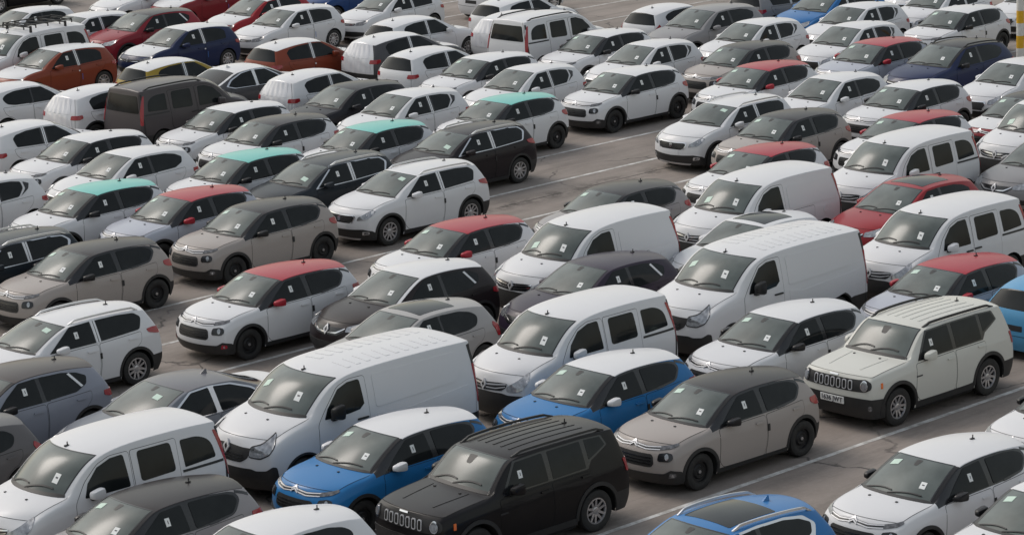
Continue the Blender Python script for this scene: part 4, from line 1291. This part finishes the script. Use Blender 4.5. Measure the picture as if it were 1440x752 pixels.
def worn_line():
    m = mat('line_paint', (.62, .61, .58), .8)
    nt = m.node_tree; N = nt.nodes; Lk = nt.links; b = N['Principled BSDF']
    g = N.new('ShaderNodeNewGeometry')
    n = N.new('ShaderNodeTexNoise'); n.inputs['Scale'].default_value = 2.2; n.inputs['Detail'].default_value = 9; n.inputs['Roughness'].default_value = .75
    Lk.new(g.outputs['Position'], n.inputs['Vector'])
    r = N.new('ShaderNodeValToRGB'); e = r.color_ramp.elements
    e[0].position, e[0].color = .36, (.26, .24, .218, 1); e[1].position, e[1].color = .60, (.66, .65, .63, 1)
    Lk.new(n.outputs['Fac'], r.inputs[0]); Lk.new(r.outputs[0], b.inputs['Base Color'])
worn_line()
LINE0, LINE_STEP = 45.01, 2.5539
for k in range(-5, 17):
    y = LINE0 + k * LINE_STEP; V, F = [], []
    n = 60
    rnd = random.Random(k)
    for i in range(n + 1):
        x = 5 + 95 * i / n
        w = .055 + rnd.uniform(-.006, .006)
        V += [(x, y - w, .004), (x, y + w, .004)]
    for i in range(n): F.append((2 * i, 2 * i + 2, 2 * i + 3, 2 * i + 1))
    o = bpy.data.objects.new('parking_line', new_mesh('parking_line', V, F, 'line_paint', smooth=False)); COL.objects.link(o)
    o['kind'] = 'structure'; o['label'] = 'worn white painted parking line on the concrete'

# striped post
post = bpy.data.objects.new('striped_post', None); COL.objects.link(post); post.location = (71.75, 54.0, 0)
post['label'] = 'yellow and white striped post at the top right edge'; post['category'] = 'post'
mat('post_white', (.70, .69, .66), .6, noise=(7, .4, (.42, .39, .36)))
mat('post_yellow', (.72, .40, .01), .6, noise=(7, .4, (.40, .24, .05)))
pb = new_mesh('base_plate', *box(-.2, .2, -.2, .2, 0, .03, .008), 'steel_black'); o = bpy.data.objects.new('base_plate', pb); COL.objects.link(o); o.parent = post
for k in range(12):
    z = .03 + k * .38
    me = new_mesh('band', *lathe([(.0, z), (.115, z), (.115, z + .38), (.0, z + .38)], 20, 'z'), 'post_yellow' if k % 2 else 'post_white', angle=40)
    o = bpy.data.objects.new('band', me); COL.objects.link(o); o.parent = post

# ---------------------------------------------------------------- the vehicles
CARS = [   # kind, x, y, heading in degrees, colour, label
    ('X', 60.66, 91.17, 0.9, 'black', 'black car cut off by the top left corner behind a white hatchback'),
    ('X', 54.70, 81.94, 1.3, 'white', 'white hatchback behind the van that carries the black roof rack'),
    ('KK', 50.85, 76.25, 1.0, 'white', 'white glazed van carrying a black open roof rack'),
    ('P', 50.52, 74.24, 1.3, 'orange_film', 'orange hatchback facing the camera with white film on bonnet and roof'),
    ('C', 56.30, 77.45, 1.4, 'red_dark', 'red crossover with dark roof right of the van with the roof rack'),
    ('P', 55.35, 74.29, 0.7, 'navy_film', 'dark blue hatchback with white film on bonnet and roof'),
    ('P', 55.09, 79.26, 0.6, 'white', 'white hatchback whose window strip shows between roof rack and red crossover'),
    ('P', 61.02, 83.85, 1.6, 'white', 'white hatchback cut by the top edge above the dark roofed red crossover'),
    ('P', 62.22, 81.99, 0.9, 'red_film', 'red car under white film cut by the top edge, left of two'),
    ('P', 60.89, 77.25, 0.9, 'red_film2', 'red hatchback with white film bonnet between blue and white hatchbacks'),
    ('P', 59.90, 74.50, 1.8, 'white', 'white hatchback with white mirror nose to tail behind the dark blue one'),
    ('P', 51.89, 69.52, 181.2, 'yellow_film', 'mustard yellow hatchback seen from behind under white roof film'),
    ('S', 52.18, 66.79, 181.6, 'grey_film', 'dark grey saloon seen from behind, wrapped in white film above the waist'),
    ('P', 56.41, 69.18, 181.2, 'orange_film', 'orange hatchback seen from behind under white roof film'),
    ('Pw', 53.08, 64.33, 181.2, 'white', 'white hatchback with crinkled film over its back window, above the black roofed hatchback'),
    ('X', 46.72, 69.87, 180.8, 'white', 'white hatchback with rounded black side glass at the left edge, orange hatchback behind'),
    ('Q', 47.65, 66.99, 181.3, 'white', 'white crossover seen from behind in wrinkled film with bright red lamp, next to brown van'),
    ('KR', 48.38, 64.88, 181.5, 'brown', 'dark brown glazed van with black roof rails seen from behind'),
    ('F', 47.31, 61.67, 0.9, 'c_white', 'white crossover with black pillars just in front of the brown van'),
    ('F', 46.84, 59.26, 1.0, 'c_blackroof', 'white crossover with black roof left of the mint roofed ones'),
    ('P', 43.41, 64.46, 181.2, 'white', 'white hatchback seen from behind at the left edge in front of the wrapped crossover'),
    ('F', 42.49, 61.42, 0.3, 'c_white', 'white crossover with black pillars in front of the white crossover in film'),
    ('Z', 41.83, 58.82, 1.0, 'white', 'white hatchback with white mirror between mint roofed car and white crossover'),
    ('F', 43.37, 56.15, 0.6, 'c_mint', 'mint roofed white crossover, third from the right of the mint row'),
    ('X', 51.51, 61.67, 0.6, 'black2', 'black hatchback standing alone among white cars, aerial on its roof'),
    ('Q', 58.56, 67.10, 180.6, 'grey_film', 'grey crossover seen from behind in white film with bright red lamp'),
    ('P', 61.42, 69.56, 181.6, 'white', 'white hatchback seen from behind with white mirror, beyond the grey crossover in film'),
    ('P', 57.69, 64.50, 181.0, 'white', 'white hatchback seen from behind with dark red lamp and bare back window'),
    ('P', 64.04, 74.22, 1.5, 'white', 'white hatchback at the top edge facing left, nose to tail behind another white one'),
    ('Pw', 64.16, 67.49, 181.7, 'white', 'white hatchback in film squeezed left of the white van with roof rails'),
    ('P', 66.27, 69.87, 181.5, 'white', 'white hatchback seen from behind beyond the white van with roof rails'),
    ('KR', 62.74, 64.91, 181.6, 'white', 'white glazed van with black roof rails seen from behind'),
    ('P', 69.86, 74.29, 181.1, 'white', 'white car at the top edge of which only the front wheel end shows'),
    ('F', 61.81, 62.22, 1.3, 'c_white', 'white crossover with black pillars in front of the white railed van'),
    ('F', 56.82, 61.96, 0.8, 'c_white', 'white crossover with black pillars behind the mint row, left of the white railed van'),
    ('U', 56.07, 59.40, 1.3, 'white', 'white hatchback with white mirror just behind the rightmost mint roof'),
    ('F', 52.47, 56.52, 1.0, 'c_mint', 'mint roofed white crossover at the right end of the mint row'),
    ('U', 51.46, 59.29, 0.2, 'white', 'white hatchback with white mirror next to the lone black hatchback'),
    ('F', 47.71, 56.44, 0.1, 'c_mint', 'mint roofed white crossover, second from the right of the mint row'),
    ('Rt', 48.84, 54.09, 0.1, 'c_brownsuv', 'dark brown crossover with silver roof rails and spoked wheels'),
    ('Rt', 44.14, 53.97, 1.0, 'c_tealsuv', 'dark slate crossover with silver roof rails between mint roof and white crossover'),
    ('R', 44.70, 51.43, -0.3, 'white', 'white crossover with roof rails and big alloy wheels beside the empty bays'),
    ('X', 67.84, 64.47, 181.2, 'white', 'white hatchback seen from behind at the edge of the empty bays near the top'),
    ('G', 66.67, 62.34, 0.7, 'grey', 'grey crossover behind white hatchbacks near the top, with grey mirror'),
    ('U', 65.87, 59.64, 0.8, 'white', 'white hatchback directly behind the beige crossover with black roof at top'),
    ('U', 61.07, 59.54, 0.6, 'white', 'white hatchback between white crossovers left of the upper red roof'),
    ('F', 62.53, 57.05, 0.4, 'c_beige', 'beige crossover with black roof behind the upper red roofed one'),
    ('F', 60.20, 54.35, 0.5, 'c_red', 'red roofed white crossover in front of the upper beige one'),
    ('F', 57.50, 56.85, 0.7, 'c_white', 'white crossover with black wheels parked along the empty bays'),
    ('R', 55.51, 51.20, 0.7, 'white', 'white crossover with roof rails facing the empty bays on the right'),
    ('Z', 59.89, 51.49, 0.5, 'white', 'white hatchback with white mirror between two red roofed crossovers'),
    ('F', 55.10, 48.91, 0.6, 'c_beige', 'beige crossover with black roof next to the white railed crossover on the right'),
    ('F', 51.37, 46.43, 0.4, 'c_red', 'red roofed white crossover behind the upper white panel van'),
    ('G', 71.38, 61.32, 1.4, 'blue_car', 'bright blue car at the top edge right of the grey crossover'),
    ('P', 72.56, 64.31, 181.2, 'grey', 'grey car cut by the top edge beside the bright blue one'),
    ('U', 70.06, 59.15, 0.3, 'white', 'white hatchback right of the bright blue car'),
    ('U', 66.98, 56.75, 1.0, 'white', 'white hatchback behind the red roofed crossover and beside the navy one'),
    ('F', 71.34, 56.20, 1.1, 'c_white', 'white crossover with black pillars behind the navy crossover'),
    ('U', 77.05, 61.68, 1.3, 'white', 'white car nose at the top edge with a dark headlamp'),
    ('U', 74.24, 59.12, 0.7, 'white', 'white hatchback at the top edge just behind the white crossover'),
    ('U', 76.61, 57.00, 0.9, 'white', 'white car whose bonnet shows beside the striped post at top right'),
    ('F', 65.14, 54.29, 0.1, 'c_red_silver', 'red roofed silver crossover left of the navy crossover'),
    ('G2', 65.51, 51.85, 0.7, 'navy', 'navy crossover with black roof and black rails near the striped post'),
    ('U', 64.60, 48.83, 0.2, 'white', 'white car at the right edge in front of the navy crossover'),
    ('F', 60.17, 49.03, -0.2, 'c_white', 'white crossover with black pillars behind the glazed white van on the right'),
    ('F', 56.68, 46.25, -0.6, 'c_red', 'red roofed white crossover whose roof shows above the glazed white van'),
    ('F', 60.78, 45.59, 0.3, 'c_red_film', 'dark roofed red car with pale film bonnet at the right edge'),
    ('KG', 53.18, 43.56, 0.4, 'white', 'white glazed van behind the red car with the dark glass roof'),
    ('KV', 59.08, 43.60, -0.7, 'white', 'white van at the right edge behind the grey car, silver badge showing'),
    ('X', 56.25, 41.59, 0.1, 'grey', 'grey car at the right edge in front of a white van'),
    ('M', 50.23, 40.97, -0.5, 'red_pano', 'red car with dark glass roof panel between two glazed white vans'),
    ('KG', 47.82, 38.17, -1.0, 'white', 'white glazed van at the right behind the red roofed silver crossover'),
    ('F', 44.97, 35.67, -0.8, 'c_red_silver', 'red roofed silver crossover behind the white off-road car'),
    ('KV', 47.93, 43.44, 0.1, 'white', 'white panel van behind the white car with glass roof'),
    ('Xp', 45.63, 41.53, 0.1, 'white', 'white car with dark glass roof between two white panel vans'),
    ('T', 42.54, 38.59, -1.1, 'white', 'large white panel van in the middle right with ribbed roof'),
    ('KV', 42.48, 43.29, -0.1, 'white', 'white panel van behind the dark purple crossover'),
    ('F', 46.15, 46.12, -0.6, 'c_grey_black', 'grey crossover with black roof behind a white panel van beside empty ground'),
    ('C', 40.54, 41.16, -0.1, 'purple', 'dark purple crossover between white panel van and glazed white van'),
    ('F', 41.37, 46.16, -0.3, 'c_red', 'red roofed white crossover behind the dark crossover with white roof'),
    ('C', 37.74, 43.67, 0.2, 'c_captur', 'dark brown crossover with white roof and chrome nose badge'),
    ('Xp', 35.79, 41.50, 0.2, 'silver', 'silver grey hatchback with dark glass roof behind a large white van'),
    ('KG', 37.03, 38.24, -0.5, 'white', 'white glazed van behind the upper blue crossover with white roof'),
    ('F', 35.33, 35.83, -0.0, 'c_blue', 'blue crossover with white roof behind the lower beige one'),
    ('F', 40.10, 35.75, -0.8, 'c_white', 'white crossover with black mirror beside the large panel van and the white off-road car'),
    ('F', 35.78, 33.41, -1.1, 'c_beige', 'beige crossover with dark roof in front, parked beside empty ground'),
    ('B1', 40.94, 33.30, -0.5, 'cream', 'off-white boxy off-road car with number plate and seven slot grille'),
    ('Pp', 46.37, 33.54, 178.8, 'sky', 'light blue car at the right edge behind the off-white boxy car'),
    ('F', 39.85, 28.68, -1.0, 'c_white', 'white car whose nose just shows at the right edge'),
    ('F', 35.00, 28.00, -0.7, 'c_white', 'white crossover at bottom right facing a blue car roof'),
    ('F', 34.62, 25.51, -0.5, 'c_white', 'white car in the bottom right corner cut by both edges'),
    ('Gp', 29.94, 28.21, -1.0, 'blue2', 'blue crossover roof with dark glass panel and silver rails at bottom edge'),
    ('B', 30.69, 33.28, -1.1, 'jet', 'black boxy off-road car at the bottom edge'),
    ('F', 30.42, 35.87, -0.2, 'c_blue', 'blue crossover with white roof and white mirror beside the black boxy car'),
    ('T', 31.60, 38.39, -0.8, 'white', 'large white panel van on the left with ribbed roof'),
    ('X', 25.71, 33.38, -0.0, 'white', 'white hatchback roof with thin aerial at the bottom edge'),
    ('F', 25.43, 35.89, -0.1, 'c_grey_black', 'grey crossover with dark roof at bottom left beside a glazed white van'),
    ('KG', 26.26, 38.21, -0.7, 'white', 'white glazed van at bottom left'),
    ('X', 25.29, 41.73, -0.4, 'darkgrey', 'dark grey hatchback tail at the left edge beside a glazed white van'),
    ('S', 29.91, 40.91, -0.4, 'steel', 'steel grey saloon with chrome window line left of a large van'),
    ('C', 28.01, 43.58, -0.0, 'silver_dark', 'silver crossover with dark roof at the left edge'),
    ('R', 31.13, 46.28, 0.1, 'white', 'white crossover with roof rails on the left in front of a beige one'),
    ('F', 35.02, 50.93, 0.3, 'c_beige', 'beige crossover with dark roof on the left beside a dark slate one'),
    ('F', 39.94, 51.26, 0.4, 'c_beige', 'beige crossover with dark roof nosed up to the white railed crossover'),
    ('Fa', 36.17, 46.04, 0.5, 'c_redacc', 'red roofed white crossover with red mirror and red fog lamp surround'),
    ('Rt', 34.24, 53.09, 0.4, 'c_tealsuv', 'dark slate crossover with silver window trim cut by the left edge'),
    ('F', 38.81, 56.00, 0.4, 'c_mint', 'mint roofed white crossover at the left end of the mint row'),
    ('F', 39.72, 53.64, 0.6, 'c_red_silver', 'red roofed silver crossover between mint roof and beige crossover'),
    ('P', 65.87, 78.46, 0.9, 'blue_deep', 'deep blue car at the top edge glimpsed between two white hatchbacks'),
    ('U', 37.44, 59.02, 0.5, 'white', 'white hatchback at the left edge behind the leftmost mint roof'),
]
# ---------------------------------------------------------------- colours (linear) and vehicle kinds
WH = (.68, .68, .695); BLK = (.013, .013, .015); RED = (.36, .022, .037); MINT = (.17, .52, .47); SAND = (.36, .322, .300); DKR = (.017, .0135, .0145)
SIL = (.33, .34, .38); FILM = (.69, .69, .70)
def cc(**k): return colours(**k)
COLS = {
    'white': cc(body=WH), 'black': cc(body=(.006, .006, .007)), 'black2': cc(body=(.011, .011, .015)), 'grey': cc(body=(.25, .245, .25)), 'silver': cc(body=(.36, .35, .345)),
    'darkgrey': cc(body=(.12, .115, .118)), 'blue_deep': cc(body=(.012, .05, .17)), 'steel': cc(trunk=FILM, body=(.17, .185, .215), roof=(.14, .14, .155)), 'silver_dark': cc(body=(.26, .275, .325), roof=(.055, .045, .043), pillar=(.012, .012, .013), mirror=BLK),
    'orange_film': cc(body=(.23, .048, .024), roof=FILM, hood=FILM), 'navy_film': cc(body=(.014, .024, .075), roof=FILM, hood=FILM),
    'yellow_film': cc(body=(.34, .235, .035), roof=FILM, hood=FILM), 'grey_film': cc(body=(.07, .07, .076), tail=FILM, roof=FILM, hood=FILM, pillar=FILM, mirror=FILM),
    'red_film': cc(body=(.22, .018, .024), roof=FILM, hood=FILM, pillar=FILM, mirror=FILM), 'red_film2': cc(body=(.30, .014, .022), roof=FILM, hood=FILM),
    'red_dark': cc(body=(.26, .018, .03), roof=(.035, .028, .028), pillar=(.014, .013, .014), mirror=BLK),
    'brown': cc(body=(.075, .066, .069)), 'purple': cc(body=(.030, .021, .038), roof=(.032, .022, .04)),
    'c_white': cc(body=WH, pillar=BLK, mirror=BLK), 'c_blackroof': cc(body=WH, roof=(.019, .015, .016), pillar=BLK, mirror=BLK),
    'c_mint': cc(body=WH, roof=MINT, pillar=BLK, mirror=BLK), 'c_red': cc(body=WH, roof=RED, pillar=BLK, mirror=RED), 'c_redacc': cc(body=WH, roof=RED, pillar=BLK, mirror=RED, accent=(.36, .02, .04)),
    'c_red_silver': cc(body=(.42, .44, .50), roof=RED, pillar=BLK, mirror=RED), 'c_beige': cc(body=SAND, roof=DKR, pillar=BLK, mirror=BLK),
    'c_grey_black': cc(body=(.30, .285, .29), roof=(.018, .0145, .0155), pillar=BLK, mirror=BLK), 'c_blue': cc(body=(.02, .17, .42), roof=WH, pillar=BLK, mirror=WH),
    'c_red_film': cc(body=(.24, .02, .03), roof=(.017, .0135, .0145), hood=FILM, pillar=BLK, mirror=BLK),
    'c_brownsuv': cc(body=(.016, .012, .0145)), 'c_tealsuv': cc(body=(.012, .018, .025)), 'c_captur': cc(body=(.018, .013, .014), roof=WH, pillar=WH, mirror=WH),
    'blue_car': cc(body=(.02, .14, .37)), 'blue2': cc(body=(.02, .16, .42), roof=(.03, .17, .42)), 'navy': cc(body=(.012, .022, .075), roof=(.017, .0135, .0145), pillar=BLK, mirror=BLK),
    'red_pano': cc(body=(.30, .022, .03)), 'cream': cc(body=(.60, .595, .55)), 'jet': cc(body=(.005, .0045, .0055), roof=(.011, .009, .0095), hood=(.010, .0085, .009)), 'sky': cc(body=(.09, .30, .52)),
}
random.seed(5)
PROTO = {
    'F': make_floating(), 'Fa': make_floating(accent=True), 'R': make_railed(), 'Rt': make_railed(trim=True),
    'KV': make_compact_van('panel'), 'KG': make_compact_van('glazed'), 'KK': make_compact_van('glazed', rack=True), 'KR': make_compact_van('glazed', rails=True),
    'T': make_large_van(), 'B': make_boxy(), 'B1': make_boxy('1636 JWT'),
    'P': make_hatch(blue=True), 'Pw': make_hatch(wrap_rear=True), 'Pp': make_hatch(tape=False),
    'U': make_hatch(L=4.0, W=1.74, H=1.50, wb=2.57, fo=.80, style='uptick', grille='frame'),
    'Z': make_hatch(L=4.0, W=1.75, H=1.485, wb=2.57, fo=.80, style='wedge', tape=False, bpt=True, grille='frame'),
    'X': make_hatch(L=4.03, W=1.74, H=1.45, wb=2.58, fo=.80, style='round', tape=False, bpt=True, grille='diamond', tail='tall'),
    'Xp': make_hatch(L=4.03, W=1.74, H=1.45, wb=2.58, fo=.80, style='round', tape=False, bpt=True, grille='diamond', tail='tall', pano=True),
    'C': make_hatch(L=4.122, W=1.778, H=1.55, wb=2.606, fo=.83, R=.335, archR=.395, lift=.06, style='wedge', clad=True, grille='diamond', tape=False, bpt=True, diag=True),
    'M': make_hatch(L=4.122, W=1.778, H=1.55, wb=2.606, fo=.83, R=.335, archR=.395, lift=.06, style='wedge', grille='diamond', tape=False, bpt=True, pano=True),
    'Q': make_hatch(L=4.14, W=1.78, H=1.54, wb=2.60, fo=.82, R=.335, archR=.39, lift=.05, style='plain', clad=True, wrap_rear=True, grille='frame'),
    'S': make_saloon(),
    'G': make_hatch(L=4.45, W=1.836, H=1.60, wb=2.646, fo=.90, R=.35, archR=.41, lift=.06, style='wedge', clad=True, grille='diamond', tape=False, bpt=True),
    'G2': make_hatch(L=4.45, W=1.836, H=1.60, wb=2.646, fo=.90, R=.35, archR=.41, lift=.06, style='wedge', clad=True, tape=False, bpt=True, rails='black_plastic'),
    'Gp': make_hatch(L=4.45, W=1.836, H=1.60, wb=2.646, fo=.90, R=.35, archR=.41, lift=.06, style='wedge', clad=True, grille='diamond', tape=False, bpt=True, pano=True, rails='rail_silver', antenna='fin', trim=True),
}
NAMES = {'K': ('small_van', 'van'), 'T': ('panel_van', 'van'), 'B': ('off_road_car', 'car'), 'S': ('saloon_car', 'car')}
for k, x, y, yaw, col, label in CARS:
    n, c = NAMES.get(k[0], ('parked_car', 'car'))
    place(PROTO[k], n, label, c, 'vans parked in rows on the lot' if c == 'van' else 'cars parked in rows on the lot', (x, y), R_(yaw), COLS[col])
